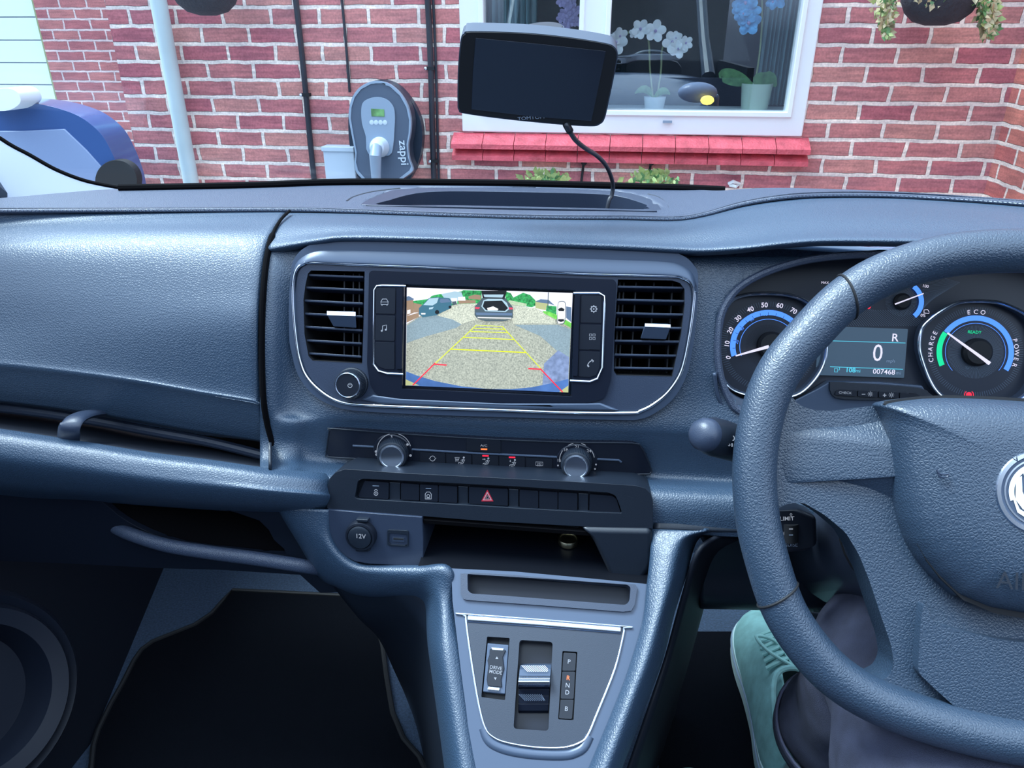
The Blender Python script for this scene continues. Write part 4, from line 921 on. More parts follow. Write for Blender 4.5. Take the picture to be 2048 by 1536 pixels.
def d_recirc(k, f, h):
    x, y = Z8([(678, 232)])[0]; k.stroke(f, circ(x, y, 5, 8, 20, 160), 1.2, h, 'white_ink'); k.stroke(f, circ(x, y, 5, 8, 200, 340), 1.2, h, 'white_ink'); k.stroke(f, [(x-7, y+1), (x-4, y-2)], 1.2, h, 'white_ink'); k.stroke(f, [(x+7, y-1), (x+4, y+2)], 1.2, h, 'white_ink')
def d_def(k, f, h):
    seat(k, f, h, 852, 240); k.stroke(f, Z8([(812, 226), (840, 226), (834, 240), (818, 240)]), 1.1, h, 'white_ink', True)
    for a in (819, 826, 833): k.stroke(f, Z8([(a, 232), (a-2, 250)]), .8, h, 'white_ink')
def d_face(k, f, h): seat(k, f, h, 1000, 245); k.stroke(f, Z8([(978, 236), (992, 236)]), 1.2, h, 'white_ink'); k.pflat(f, Z8([(990, 231), (998, 236), (990, 241)]), h, 'white_ink'); led(997, 216, 'red_glow')(k, f, h)
def d_feet(k, f, h): seat(k, f, h, 1160, 255); k.stroke(f, Z8([(1146, 240), (1146, 248)]), 1.2, h, 'white_ink'); k.pflat(f, Z8([(1141, 247), (1151, 247), (1146, 254)]), h, 'white_ink'); led(1157, 225, 'red_glow')(k, f, h)
def d_rear(k, f, h):
    k.stroke(f, Z8([(1300, 252), (1342, 254), (1342, 275), (1300, 273)]), 1.1, h, 'white_ink', True)
    for a in (1312, 1321, 1330): k.stroke(f, Z8([(a, 258), (a+2, 264), (a-1, 270), (a+1, 279)]), .9, h, 'white_ink')
for i, dr in enumerate((d_recirc, d_def, d_face, d_feet, d_rear)):
    a, b = xs[i]+4, xs[i+1]-4
    button(Z8([(a, yt(a)), (b, yt(b)), (b, yb(b)+22), (a, yb(a)+22)]), G, .0, .0042, 'button', hp, draw=dr, rnd=.0006)
def d_ac(k, f, h): k.text(f, 'A/C', *Z8([(987, 155)])[0], .0036, h, 'white_ink', sx=1.2); led(988, 176, 'orange_glow')(k, f, h)
button(Z8([(884, 116), (1088, 126), (1088, 196), (884, 184)]), G, .0, .0042, 'button', hp, draw=d_ac, rnd=.0006)
def rot(cx, cy_, kx_, ky_, txt, name='heater_knob', rb=41):
    m1 = G.mm(cx, cy_); o = MB().lathe(G.p(cx, cy_, .0), G.n, [(rb*m1, 0), (rb*m1, .004), ((rb-2)*m1, .005), (.001, .005)], 'dark_gloss', 60).build(name, hp)
    c = G.p(cx, cy_, .004); ax = (G.p(kx_, ky_, .022)-c)
    k = MB().lathe(c, ax, [(30*m1, 0), (30*m1, ax.length*.75), (28*m1, ax.length*.9), (26*m1, ax.length*.93)], 'plastic', 110, .012, 1).lathe(c, ax, [(24*m1, ax.length*.9), (24*m1, ax.length), (21.5*m1, ax.length*1.02), (20.5*m1, ax.length)], 'satin_chrome', 48).lathe(c, ax, [(21*m1, ax.length*.9), (20.8*m1, ax.length*.99), (.0005, ax.length*.99)], 'dark_gloss', 40)
    k.build('cap', o)
    k = MB()
    segs = [(-158, -112), (-70, -22)] if len(txt) == 1 else [(-176, -140), (-122, -100), (-80, -60), (-40, -4)]
    segs = [(165, 255), (285, 345)] if len(txt) == 1 else [(175, 215), (240, 258), (284, 300), (325, 350)]
    for a, b in segs: k.stroke(G, circ(cx, cy_, rb-7, 10, a, b), 1.3, .0052, 'white_ink')
    for s, dx, dy, sz in txt: k.text(G, s, cx+dx, cy_+dy, sz, .0052, 'white_ink', bold=.01)
    if len(txt) == 1:
        for dx, dy in ((27, -12), (33, 10), (-36, 2), (-35, 8)): k.pflat(G, circ(cx+dx, cy_+dy, 2.6, 10), .0052, 'white_ink')
    else:
        for dx, dy in ((-38, 10), (38, 8), (36, 17)): k.pflat(G, circ(cx+dx, cy_+dy, 1.8, 10), .0052, 'white_ink')
    k.build('marking', o)
rot(788, 901, 783, 914, [('3', -5, -27, .0052)])
rot(1154, 921, 1152, 934, [('18', -23, -21, .0046), ('21', 0, -27, .0046), ('24', 24, -19, .0046), ('16', -36, 0, .0042)], rb=42)

# ================================================================== SWITCH PANEL
swp = thing('switch_panel', 'satin black switch panel with red hazard triangle button', 'switch panel', H.p(975, 1040))
out = Z8([(45, 400), (60, 350), (90, 318), (150, 295), (500, 320), (1000, 345), (1500, 370), (1900, 395), (1960, 412), (1992, 445), (2005, 490), (2005, 655), (1700, 648), (1000, 610), (600, 578), (300, 555), (43, 532)])
rec = Z8([(228, 366), (260, 354), (700, 376), (1200, 402), (1740, 438), (1780, 455), (1800, 500), (1820, 562), (1650, 556), (1200, 532), (880, 512), (480, 490), (225, 475), (210, 466)])
slab('housing', H, out, -.03, .010, 'plastic', swp, bevel=.006, seg=4, holes=((rec, .002, 0),))
slab('recess_floor', H, scl(rec, 1.02), -.004, .002, 'dark_matte', swp)
def d_lock(k, f, h):
    x, y = Z8([(337, 440)])[0]; k.stroke(f, circ(x, y+1, 3.8, 14), 1.2, h, 'white_ink', True); k.stroke(f, circ(x, y-4, 3, 8, 180, 360), 1.2, h, 'white_ink'); k.stroke(f, [(x, y-1), (x, y+3)], 1.6, h, 'white_ink'); k.pflat(f, [(x-7, y-15), (x+6, y-14.5), (x+6, y-13.6), (x-7, y-14)], h, 'grey_ink')
def d_van(k, f, h):
    x, y = Z8([(652, 455)])[0]; k.stroke(f, [(x-6, y+7), (x-6, y-3), (x-3, y-7), (x+3, y-7), (x+6, y-3), (x+6, y+7)], 1.3, h, 'white_ink', True); k.stroke(f, circ(x, y+1, 3, 10), 1.2, h, 'white_ink', True); k.stroke(f, [(x-4, y+5), (x+4, y+5)], 1.2, h, 'white_ink'); k.pflat(f, [(x-5, y-15), (x+6, y-14.5), (x+6, y-13.6), (x-5, y-14)], h, 'grey_ink')
def d_haz(k, f, h):
    T = lambda s, c: Z8([(c[0], c[1]-s*1.15), (c[0]+s, c[1]+s*.75), (c[0]-s, c[1]+s*.75)]); c = (1008, 462)
    k.pflat(f, T(37, c), h, 'red_ink'); k.pflat(f, T(27, (1008, 463)), h+.00006, 'white_ink'); k.pflat(f, T(20, (1008, 464)), h+.00012, 'red_ink'); k.pflat(f, T(15, (1008, 465)), h+.00018, 'button'); k.stroke(f, T(10, (1008, 466)), 1.0, h+.00024, 'white_ink', True)
mat('red_ink', (.70, .03, .07), .45, emit=.15)
def q4(x0, x1, y0, y1, y2, y3): return Z8([(x0, y0), (x1, y1), (x1, y2), (x0, y3)])
for P, dr in ((Z8([(268, 368), (414, 378), (412, 477), (236, 466), (232, 455)]), d_lock), (q4(488, 597, 381, 389, 486, 480), None), (q4(602, 710, 389, 395, 493, 487), d_van), (q4(714, 826, 395, 402, 500, 494), None), (q4(897, 1131, 404, 417, 518, 504), d_haz), (q4(1202, 1315, 421, 429, 531, 524), None), (q4(1320, 1431, 429, 436, 537, 531), None), (q4(1436, 1550, 436, 443, 544, 537), None), (Z8([(1625, 448), (1760, 458), (1785, 475), (1812, 558), (1622, 548)]), None)):
    button(P, H, .0, .0075, 'button', swp, draw=dr, bevel=.0010)
for a, b, c, d in ((418, 484, 374, 484), (832, 892, 398, 508), (1136, 1196, 414, 526), (1556, 1616, 440, 552)): slab('blank', H, q4(a, b, c, c+4, d, d-4), 0, .0055, 'plastic', swp, bevel=.0006, seg=2)

# ================================================================== SOCKET PANEL AND OPEN POCKET
sp_ = thing('socket_panel', 'dark panel with 12V socket and USB port beside the open pocket', 'socket panel', I.p(750, 1130))
sq = Z8([(43, 540), (300, 562), (615, 586), (622, 700), (622, 860), (600, 882), (440, 876), (300, 868), (215, 855), (150, 820), (95, 765), (58, 690), (46, 640)])
slab('plate', I, sq, -.06, .006, 'plastic_soft', sp_, bevel=.006, seg=4)
c = I.p(724, 1068, .006); m1 = I.mm(724, 1068)
s1 = MB().lathe(c, I.n, [(31*m1, -.004), (31*m1, .004), (29*m1, .007), (25*m1, .0075), (24*m1, .0065)], 'button', 48).build('socket_cap', sp_)
MB().lathe(c, I.n, [(24*m1, .006), (23*m1, .0085), (20*m1, .0092), (.001, .0094)], 'plastic', 48).text(I, '12V', 721, 1073, .0066, .0160, 'white_ink', bold=.01).build('lid', s1)
slab('hinge_tab', I, Z8([(205, 768), (302, 770), (300, 795), (210, 795)]), .004, .010, 'button', s1, bevel=.002)
slab('lift_tab', I, Z8([(215, 598), (290, 602), (286, 616), (218, 612)]), .006, .012, 'plastic', s1, bevel=.001)
us = slab('usb_port', I, Z8([(405, 662), (532, 668), (532, 765), (405, 757)]), .004, .0075, 'plastic', sp_, bevel=.001, rnd=.002, holes=((Z8([(414, 684), (426, 682), (520, 688), (526, 700), (526, 745), (512, 756), (428, 750), (414, 738)]), 0, 0),))
slab('port_back', I, Z8([(410, 680), (528, 686), (528, 758), (410, 752)]), .0035, .0055, 'void', us)
slab('contact_tongue', I, Z8([(436, 706), (508, 710), (508, 736), (436, 732)]), .005, .0068, 'socket_metal', us)
slab('contact_tongue', I, Z8([(442, 712), (502, 716), (502, 724), (442, 721)]), .0066, .0074, 'black', us)
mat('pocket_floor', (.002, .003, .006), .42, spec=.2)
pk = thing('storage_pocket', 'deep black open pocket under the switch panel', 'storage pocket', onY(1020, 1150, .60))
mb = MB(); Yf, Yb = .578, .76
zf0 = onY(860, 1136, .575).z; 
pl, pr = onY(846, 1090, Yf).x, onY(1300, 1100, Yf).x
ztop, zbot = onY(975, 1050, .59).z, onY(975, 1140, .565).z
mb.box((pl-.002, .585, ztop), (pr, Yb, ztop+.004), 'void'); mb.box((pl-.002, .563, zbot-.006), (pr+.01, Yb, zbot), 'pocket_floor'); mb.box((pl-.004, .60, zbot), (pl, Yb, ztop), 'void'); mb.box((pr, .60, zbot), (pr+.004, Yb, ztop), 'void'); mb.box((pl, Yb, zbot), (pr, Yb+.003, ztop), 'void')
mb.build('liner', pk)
slab('right_cheek', I, Z8([(1560, 650), (1700, 654), (2003, 660), (2003, 860), (1985, 920), (1935, 985), (1790, 990), (1745, 945), (1700, 850), (1650, 745), (1615, 690)]), -.07, .007, 'plastic', pk, bevel=.008, seg=4)
slab('lower_brow', H, Z8([(620, 582), (1000, 612), (1560, 645), (1560, 660), (1520, 668), (860, 640), (850, 600)]), -.05, .004, 'plastic', pk, bevel=.003)
cn = MB(); cc = onZ(1137, 1088, zbot+.004); cc = Vector((cc.x, cc.y, zbot+.0005)); cc = onZ(1136, 1086, zbot+.001)
cn.lathe(cc, (0, 0, 1), [(.0098, 0), (.0100, .0006), (.0100, .0056), (.0096, .0062), (.0084, .0062), (.0080, .0056), (.0080, .0048), (.001, .0048)], 'brass', 48)
tag(cn.build('metal_cap'), 'small round brass coloured cap lying in the open pocket', 'cap')

# ================================================================== GEAR CONSOLE
Z9 = lambda P: [(840+a/3.692, 1120+b/3.692) for a, b in P]
gc = thing('gear_console', 'sloping gear selector console with chrome framed control plate', 'gear console', J.p(1090, 1500))
body = Z9([(232, 62), (700, 85), (1300, 140), (1682, 178), (1650, 420), (1560, 770), (1400, 1200), (1240, 1600), (400, 1600), (340, 1100), (300, 800), (240, 300)])
plate = Z9([(338, 415), (346, 402), (1485, 490), (1503, 505), (1502, 550), (1440, 800), (1300, 1150), (1240, 1290), (1190, 1345), (1060, 1386), (850, 1384), (650, 1352), (545, 1312), (480, 1240), (430, 1050), (380, 750), (345, 500)])
slot = Z9([(350, 105), (372, 92), (700, 110), (1200, 158), (1530, 182), (1555, 200), (1548, 300), (1520, 332), (1100, 300), (600, 262), (380, 248), (352, 225)])
slab('console_body', J, body, -.03, 0, 'satin_grey', gc, bevel=.003, holes=((slot, .003, 0), (scl(plate, 1.0), .002, 0)))
slab('slot_floor', J, scl(slot, 1.05), -.014, -.012, 'door_plastic', gc)
lip = Z9([(300, 100), (300, 250), (318, 285), (345, 295), (900, 335), (1500, 382), (1560, 375), (1585, 330), (1605, 205), (1590, 180)])
slab('slot_lip', J, lip, -.002, .003, 'plastic_soft', gc, bevel=.0022, holes=((slot, .003, 0),))
dm = Z9([(495, 565), (662, 576), (628, 1035), (452, 1012)]); cs = Z9([(735, 590), (980, 605), (948, 1262), (690, 1245)]); rs = Z9([(1052, 672), (1162, 678), (1134, 1182), (1020, 1176)])
mat('plate_dark', (.018, .027, .046), .42, bump=('noise', 1500, .0001))
slab('control_plate', J, plate, -.006, .001, 'plate_dark', gc, bevel=.001, rnd=.002, holes=((dm, .001, 0), (cs, .003, 0), (rs, .001, 0)))
MB().tube([J.p(x, y, .0012) for x, y in smooth(plate, 4, True)], .0010, 'satin_chrome', 8, closed=True, nrm=J.n).build('chrome_frame', gc)
MB().tube([J.p(x, y, .0012) for x, y in Z9([(355, 432), (900, 470), (1480, 518)])], .0034, 'satin_chrome', 12, nrm=J.n, flat=.6).build('chrome_top_bar', gc)
MB().tube([J.p(x, y, -.001) for x, y in smooth(Z9([(470, 1240), (500, 1320), (560, 1370), (680, 1410), (860, 1435), (1060, 1440), (1150, 1420), (1210, 1380), (1250, 1300)]), 5)], .0045, 'satin_grey', 12, nrm=J.n, flat=.7).build('lower_moulding', gc)
for nm, P in (('slot_well', dm), ('slot_well', cs), ('slot_well', rs)):
    L = [J.uv(x, y, .0) for x, y in scl(P, 1.03)]
    if area(L) < 0: L.reverse()
    n = len(L); mb = MB().add([J.w(a, b, -.002) for a, b in L]+[J.w(a, b, -.016) for a, b in L], [[(i+1) % n, i, n+i, n+(i+1) % n] for i in range(n)], 'dark_gloss'); mb.flat(J, L, -.0155, 'dark_gloss'); mb.build(nm, gc)
# drive mode rocker
rk = slab('drive_mode_switch', J, Z9([(498, 612), (655, 626), (628, 992), (464, 975)]), -.012, .002, 'satin_grey', gc, bevel=.001)
slab('rocker_face', J, Z9([(515, 655), (635, 665), (612, 715), (618, 770), (622, 800), (600, 880), (605, 940), (500, 930), (492, 880), (505, 780), (498, 740), (512, 700)]), .0, .0038, 'button', rk, bevel=.0008, seg=2)
slab('grip', J, Z9([(525, 645), (620, 652), (615, 668), (530, 662)]), .0, .0042, 'satin_chrome', rk, bevel=.0005); slab('grip', J, Z9([(505, 935), (590, 944), (585, 965), (495, 955)]), .0, .0042, 'satin_chrome', rk, bevel=.0005)
k = MB().text(J, 'DRIVE', *Z9([(560, 797)])[0], .0041, .0041, 'white_ink', rot=-3, bold=.005).text(J, 'MODE', *Z9([(558, 829)])[0], .0041, .0041, 'white_ink', rot=-3, bold=.005)
k.pflat(J, Z9([(568, 712), (578, 731), (557, 730)]), .0041, 'white_ink').pflat(J, Z9([(556, 886), (546, 867), (566, 868)]), .0041, 'white_ink'); k.build('lettering', rk)
# gear toggle
tg = MB(); cT = [J.p(*Z9([(846, 770)])[0], 0)]
def tglo(a, b, y): return J.uv(*Z9([(a, y)])[0], 0), J.uv(*Z9([(b, y)])[0], 0)
mb = MB(); prof_ = [(755, -.010), (775, -.002), (810, .003), (860, .006), (880, .0085), (905, .0105), (925, .0095), (940, .006), (955, .0), (1000, -.002), (1060, -.004), (1110, -.007), (1125, -.012)]
for i in range(len(prof_)-1):
    (ya, ha), (yb_, hb) = prof_[i], prof_[i+1]
    f_ = lambda y: (740-(y-755)*.055, 972-(y-755)*.072)
    A_, B_ = [J.w(*J.uv(*Z9([(x, ya)])[0], 0), ha) for x in f_(ya)], [J.w(*J.uv(*Z9([(x, yb_)])[0], 0), hb) for x in f_(yb_)]
    mb.add([A_[0], A_[1], B_[1], B_[0]], [[3, 2, 1, 0]], 'satin_chrome' if 3 <= i <= 6 else ('satin_grey' if i < 4 else 'dark_gloss'))
mb.build('gear_toggle', gc, thick=.004, bevel=.0004)
mb = MB()
for i in range(13):
    t = i/12
    for y0, y1, h in ((772, 855, .0075), (985, 1095, .0005)):
        xa = 765+t*165-(y0-772)*.1; dx = 38 if i < 11 else 10
        mb.stroke(J, Z9([(xa-12, y0), (xa+dx*(1 if y0 < 900 else .6)-10, y1)]) if False else Z9([(xa-14, y0+6), (min(xa+34, 945-(y0-772)*.1), y0+6+(min(xa+34, 945)-xa+14)*1.0)]), .9, h-.001+.0, 'chrome' if y0 < 900 else 'satin_grey')
mb.build('grip_lines', gc)
# gear buttons
def gbtn(P, tx):
    def dr(k, f, h):
        for s, x, y, m in tx: k.text(f, s, *Z9([(x, y)])[0], .0052, h, m, rot=-2, bold=.01)
    return button(Z9(P), J, -.012, .0015, 'button', gc, draw=dr, bevel=.001)
b_ = gbtn([(1060, 683), (1153, 688), (1146, 818), (1051, 818)], [('P', 1100, 752, 'white_ink')])
gbtn([(1050, 824), (1145, 824), (1134, 1026), (1039, 1024)], [('R', 1094, 872, 'orange_glow'), ('N', 1090, 927, 'white_ink'), ('D', 1087, 979, 'white_ink')])
gbtn([(1038, 1031), (1134, 1031), (1122, 1174), (1026, 1170)], [('B', 1080, 1100, 'white_ink')])
# ================================================================== INSTRUMENT CLUSTER
K = FR(1750, 700, .715, 20)
ic = thing('instrument_cluster', 'instrument cluster with speedometer, power dial and small display behind the steering wheel', 'instrument cluster', K.p(1750, 790))
Kb = [K.p(x, y, 0) for x, y in smooth(gauge_hole, 4, True)]; Fb = [F.p(x, y, -.005) for x, y in smooth(gauge_hole, 4, True)]; n = len(Kb)
Mb = [a.lerp(b, .5) for a, b in zip(Kb, Fb)]
MB().add(Fb+Kb, [[i, (i+1) % n, n+(i+1) % n, n+i] for i in range(n)], 'dark_matte').build('hood_wall', ic, thick=.003)
MB().tube(Fb, .0035, 'leather_fine', 8, closed=True).build('hood_edge', ic)
slab('backing', K, scl(gauge_hole, 1.06), -.02, -.001, 'dial_face', ic)
def ell(cx, cy_, r, n=40, a0=0, a1=360, ky=.95): return [(x, cy_+(y-cy_)*ky) for x, y in circ(cx, cy_, r, n, a0, a1)]
def sector(k, cx, cy_, r0, r1, a0, a1, h, m, n=40):
    A_ = ell(cx, cy_, r0, n, a0, a1); B_ = ell(cx, cy_, r1, n, a0, a1); k.pflat(K, A_+B_[::-1], h, m)
dl = [(1577, 589), (1530, 586), (1489, 589), (1461, 602), (1442, 640), (1433, 693), (1437, 740), (1460, 777), (1504, 793), (1555, 797), (1600, 787), (1635, 752), (1652, 710), (1648, 650), (1618, 605)]
dr_ = [(1843, 658), (1858, 640), (1884, 621), (1913, 606), (1938, 602), (1975, 602), (2005, 606), (2050, 626), (2076, 655), (2083, 700), (2070, 765), (2040, 800), (1990, 816), (1920, 814), (1880, 790), (1859, 760), (1843, 718), (1838, 690)]
for P, nm, cx, cyy, lab in ((dl, 'speedometer', 1537, 693, 'left dial with speed figures'), (dr_, 'power_dial', 1951, 704, 'right dial with charge, eco and power marks')):
    o = MB().prism(K, [[K.uv(x, y, .012) for x, y in smooth(P, 4, True)], [K.uv(x, y, .012) for x, y in smooth(scl(P, .955), 4, True)]], 0, .012, 'satin_grey').build(nm, ic, bevel=.002); o['label'] = lab
    MB().tube([K.p(x, y, .0125) for x, y in smooth(P, 5, True)], .0013, 'chrome', 8, closed=True, nrm=K.n).build('chrome_ring', o)
    k = MB().prism(K, [[K.uv(x, y, .001) for x, y in smooth(scl(P, .97), 4, True)]], -.0005, .001, 'dial_face'); k.build('dial_plate', o)
    k = MB()
    for a in range(0, 360, 3):
        k.stroke(K, [(cx+84*math.cos(R(a)), cyy+80*math.sin(R(a))), (cx+(97 if nm[0] == 's' else 96)*math.cos(R(a)), cyy+90*math.sin(R(a)))], .7, .0012, 'dial_line')
        if nm[0] == 'p': k.stroke(K, [(cx+26*math.cos(R(a)), cyy+26*math.sin(R(a))), (cx+56*math.cos(R(a)), cyy+53*math.sin(R(a)))], .6, .0012, 'dial_line')
        else: k.stroke(K, [(cx+22*math.cos(R(a)), cyy+22*math.sin(R(a))), (cx+46*math.cos(R(a)), cyy+44*math.sin(R(a)))], .4, .0012, 'button')
    q_ = k.build('dial_lines', o); q_['kind'] = 'stuff'
    k = MB()
    if nm[0] == 's':
        sector(k, cx, cyy, 66, 77, 164, 376, .0015, 'blue_glow')
        sector(k, cx, cyy, 57, 58.2, 160, 380, .0015, 'blue_glow')
        for s, x, y, r_ in (('0', 1457, 715, 75), ('10', 1454.5, 688, 85), ('20', 1461, 661, 65), ('30', 1476.5, 637, 45), ('40', 1501, 619, 20), ('50', 1529, 610.5, 3), ('60', 1559.5, 611.5, -8), ('70', 1587, 622, -28), ('80', 1610, 641, -50)): k.text(K, s, x, y, .0066, .0016, 'white_glow', rot=r_, bold=.012)
        for s, x, y, r_ in (('20', 1474, 684, 75), ('40', 1484, 658, 50), ('60', 1504, 639, 35), ('80', 1531, 629, 0), ('100', 1558, 631, -10)): k.text(K, s, x, y, .0042, .0017, 'blue_glow', rot=r_)
        for i in range(17):
            a = R(164+i*13.2); k.stroke(K, [(cx+66*math.cos(a), cyy+63*math.sin(a)), (cx+72*math.cos(a), cyy+68.5*math.sin(a))], .8, .0017, 'dial_face')
    else:
        sector(k, cx, cyy, 67, 78, 157, 214, .0015, 'green_glow'); sector(k, cx, cyy, 66, 77, 215, 392, .0015, 'blue_glow'); sector(k, cx, cyy, 60, 61, 140, 400, .0015, 'blue_glow')
        for s, a in zip('CHARGE', (169, 176.5, 184, 191.5, 199, 206.5)): k.text(K, s, cx+90*math.cos(R(a+0)), cyy+85*math.sin(R(a)), .0060, .0016, 'white_glow', rot=90-(a-180), bold=.0)
        for s, a in zip('ECO', (261, 270.5, 280)): k.text(K, s, cx+86*math.cos(R(a)), cyy+80*math.sin(R(a)), .0060, .0016, 'white_glow', rot=-(a-270), bold=.0)
        for s, a in zip('POWER', (343, 352, 1, 10, 19)): k.text(K, s, cx+82*math.cos(R(a)), cyy+80*math.sin(R(a)), .0060, .0016, 'white_glow', rot=-90-(a if a < 180 else a-360), bold=.0)
        k.text(K, 'READY', 1949, 664.5, .0040, .0016, 'green_glow', bold=.005); k.text(K, '%PWR', 1943, 736, .0042, .0016, 'dial_line')
        x, y = 1938, 790; k.pflat(K, circ(x, y, 6, 16), .0016, 'red_glow'); k.stroke(K, circ(x, y, 9, 8, -50, 50), 1.6, .0016, 'red_glow'); k.stroke(K, circ(x, y, 9, 8, 130, 230), 1.6, .0016, 'red_glow')
    k.build('markings', o)
    # needle and hub
    nx = ((1471, 711.5), (1537, 693), (1500, 704)) if nm[0] == 's' else ((1894, 666), (1978, 727), (1932, 692))
    hx, hy = (1541, 690) if nm[0] == 's' else (1951, 704)
    hb = MB().lathe(K.p(hx, hy, .001), K.n, [(.0135, 0), (.0135, .005), (.011, .008), (.001, .0085)], 'black', 32).build('needle_hub', o)
    a, b = K.uv(*nx[0], .008), K.uv(*nx[1], .008); d = (Vector(b)-Vector(a)).normalized(); q2 = Vector((-d.y, d.x))
    P = [Vector(a)+q2*.0006, Vector(a)-q2*.0006, Vector(b)-q2*.0016, Vector(b)+q2*.0016]
    MB().prism(K, [[tuple(v) for v in P]], .0085, .0100, 'white_glow').build('needle', o)
# charge gauge, display and warning lights
k = MB(); cx, cyy = 1803, 603
sector(k, cx, cyy, 35, 45, -52, 50, .0012, 'blue_glow', 20)
for a in range(0, 360, 6): k.stroke(K, [(cx+12*math.cos(R(a)), cyy+12*math.sin(R(a))), (cx+32*math.cos(R(a)), cyy+30*math.sin(R(a)))], .5, .0010, 'dial_line')
k.text(K, '100', 1851, 572.5, .0040, .0012, 'white_glow', rot=-8); k.text(K, '0%', 1846, 631, .0040, .0012, 'white_glow')
k.stroke(K, [(1848, 623), (1848, 620), (1855, 619), (1858, 623), (1858, 627), (1848, 626)], 1.2, .0012, 'white_glow', True)
cg = k.build('charge_gauge', ic)
MB().lathe(K.p(1803, 603, .001), K.n, [(.008, 0), (.008, .003), (.006, .005), (.001, .0055)], 'black', 24).build('needle_hub', cg)
MB().prism(K, [[K.uv(x, y, .008) for x, y in ((1848, 586), (1848.5, 588), (1792, 609.5), (1791, 607))]], .006, .007, 'white_glow').build('needle', cg)
k = MB()
for i in range(34): k.stroke(K, [(1650+i*5, 600+min(i, 20)*1.0), (1650+i*5+38, 652)], .6, .0008, 'dial_line')
for i in range(30): k.stroke(K, [(1826+i*1.0, 640-i*3.2), (1862+i*.2+i*1.8, 600-i*1.2)], .6, .0008, 'dial_line')
q_ = k.build('dial_lines', ic); q_['kind'] = 'stuff'
lc = slab('display', K, [(1640, 652), (1816, 658), (1808, 756), (1632, 750)], .0, .0035, 'lcd', ic, bevel=.0008, rnd=.001)
k = MB(); h = .0037
k.stroke(K, [(1640, 681), (1811, 686)], 1.2, h, 'cyan_glow'); k.stroke(K, [(1660, 733.5), (1806, 738.5)], 1.2, h, 'cyan_glow')
k.text(K, 'R', 1790, 676, .0108, h, 'white_glow', bold=.01); k.text(K, '0', 1755.5, 707.5, .0235, h, 'white_glow', sx=.85); k.text(K, 'mph', 1781.5, 722, .0046, h, 'grey_ink'); k.text(K, '108', 1701, 740.5, .0064, h, 'cyan_glow', bold=.02); k.text(K, 'mi', 1716, 742, .0048, h, 'cyan_glow'); k.text(K, '007468', 1768, 744, .0070, h, 'white_glow', bold=.005); k.text(K, 'mi', 1797, 746, .0048, h, 'grey_ink')
k.stroke(K, [(1669, 744), (1669, 737), (1675, 737), (1675, 744)], 1.2, h, 'cyan_glow', True); k.stroke(K, [(1676, 740), (1679, 740), (1679, 735)], 1.1, h, 'cyan_glow')
k.build('readout', lc)
k = MB(); k.pflat(K, circ(1737, 613, 5, 12), .0012, 'red_glow'); k.pflat(K, circ(1735, 606, 2.2, 10), .0012, 'red_glow'); k.stroke(K, [(1730, 618), (1742, 606)], 1.4, .0013, 'red_glow'); k.text(K, 'MAX', 1650, 565.5, .0034, .0012, 'white_glow'); k.build('warning_marks', ic)
# button strip under the display
bs = slab('button_strip', K, smooth([(1660, 768), (1672, 764), (1760, 769), (1840, 776), (1858, 786), (1862, 796), (1780, 800), (1690, 799), (1664, 790)], 2, True), .0, .016, 'plastic', ic, bevel=.002)
slab('side_shelf', K, [(1590, 800), (1630, 780), (1660, 762), (1760, 764), (1845, 771), (1862, 800), (1862, 830), (1590, 830)], .0, .012, 'satin_grey', ic, bevel=.002)
for P, tx in (([(1678, 779), (1713, 781), (1714, 793), (1670, 790), (1672, 783)], 'CHECK'), ([(1716, 781), (1755, 783), (1755, 795), (1716, 793)], '-'), ([(1758, 783), (1797, 785), (1798, 797), (1758, 795)], '+'), ([(1800, 785), (1836, 788), (1842, 796), (1800, 797)], '')):
    def dr(k, f, h):
        cx_ = sum(p[0] for p in P)/len(P); cy_ = sum(p[1] for p in P)/len(P)
        if len(tx) > 1: k.text(f, tx, cx_+1, cy_+.5, .0032, h, 'white_ink', sx=1.15)
        elif tx:
            k.stroke(f, [(cx_-12, cy_+.5), (cx_-5, cy_+.5)], 1.4, h, 'white_ink')
            if tx == '+': k.stroke(f, [(cx_-8.5, cy_-3), (cx_-8.5, cy_+4)], 1.4, h, 'white_ink')
            k.stroke(f, circ(cx_+5, cy_, 2.2, 12), 1, h, 'white_ink', True)
            for a in range(0, 360, 45): k.stroke(f, [(cx_+5+3.6*math.cos(R(a)), cy_+3.6*math.sin(R(a))), (cx_+5+5.4*math.cos(R(a)), cy_+5.4*math.sin(R(a)))], .9, h, 'white_ink')
    button(P, K, .014, .0185, 'button', bs, draw=dr)
# pale collar of the cluster towards the fascia
MB().sheet([[onY(x, y, .672) for x, y in ((1438, 738), (1447, 764), (1462, 784), (1490, 799), (1540, 806))], [onY(x, y, .664) for x, y in ((1435, 742), (1442, 776), (1460, 803), (1488, 822), (1540, 832))], [onY(x, y, .650) for x, y in ((1432, 746), (1438, 790), (1456, 824), (1484, 846), (1540, 862))]], 'satin_grey', n=30, sub=5).build('collar', ic, thick=.003)

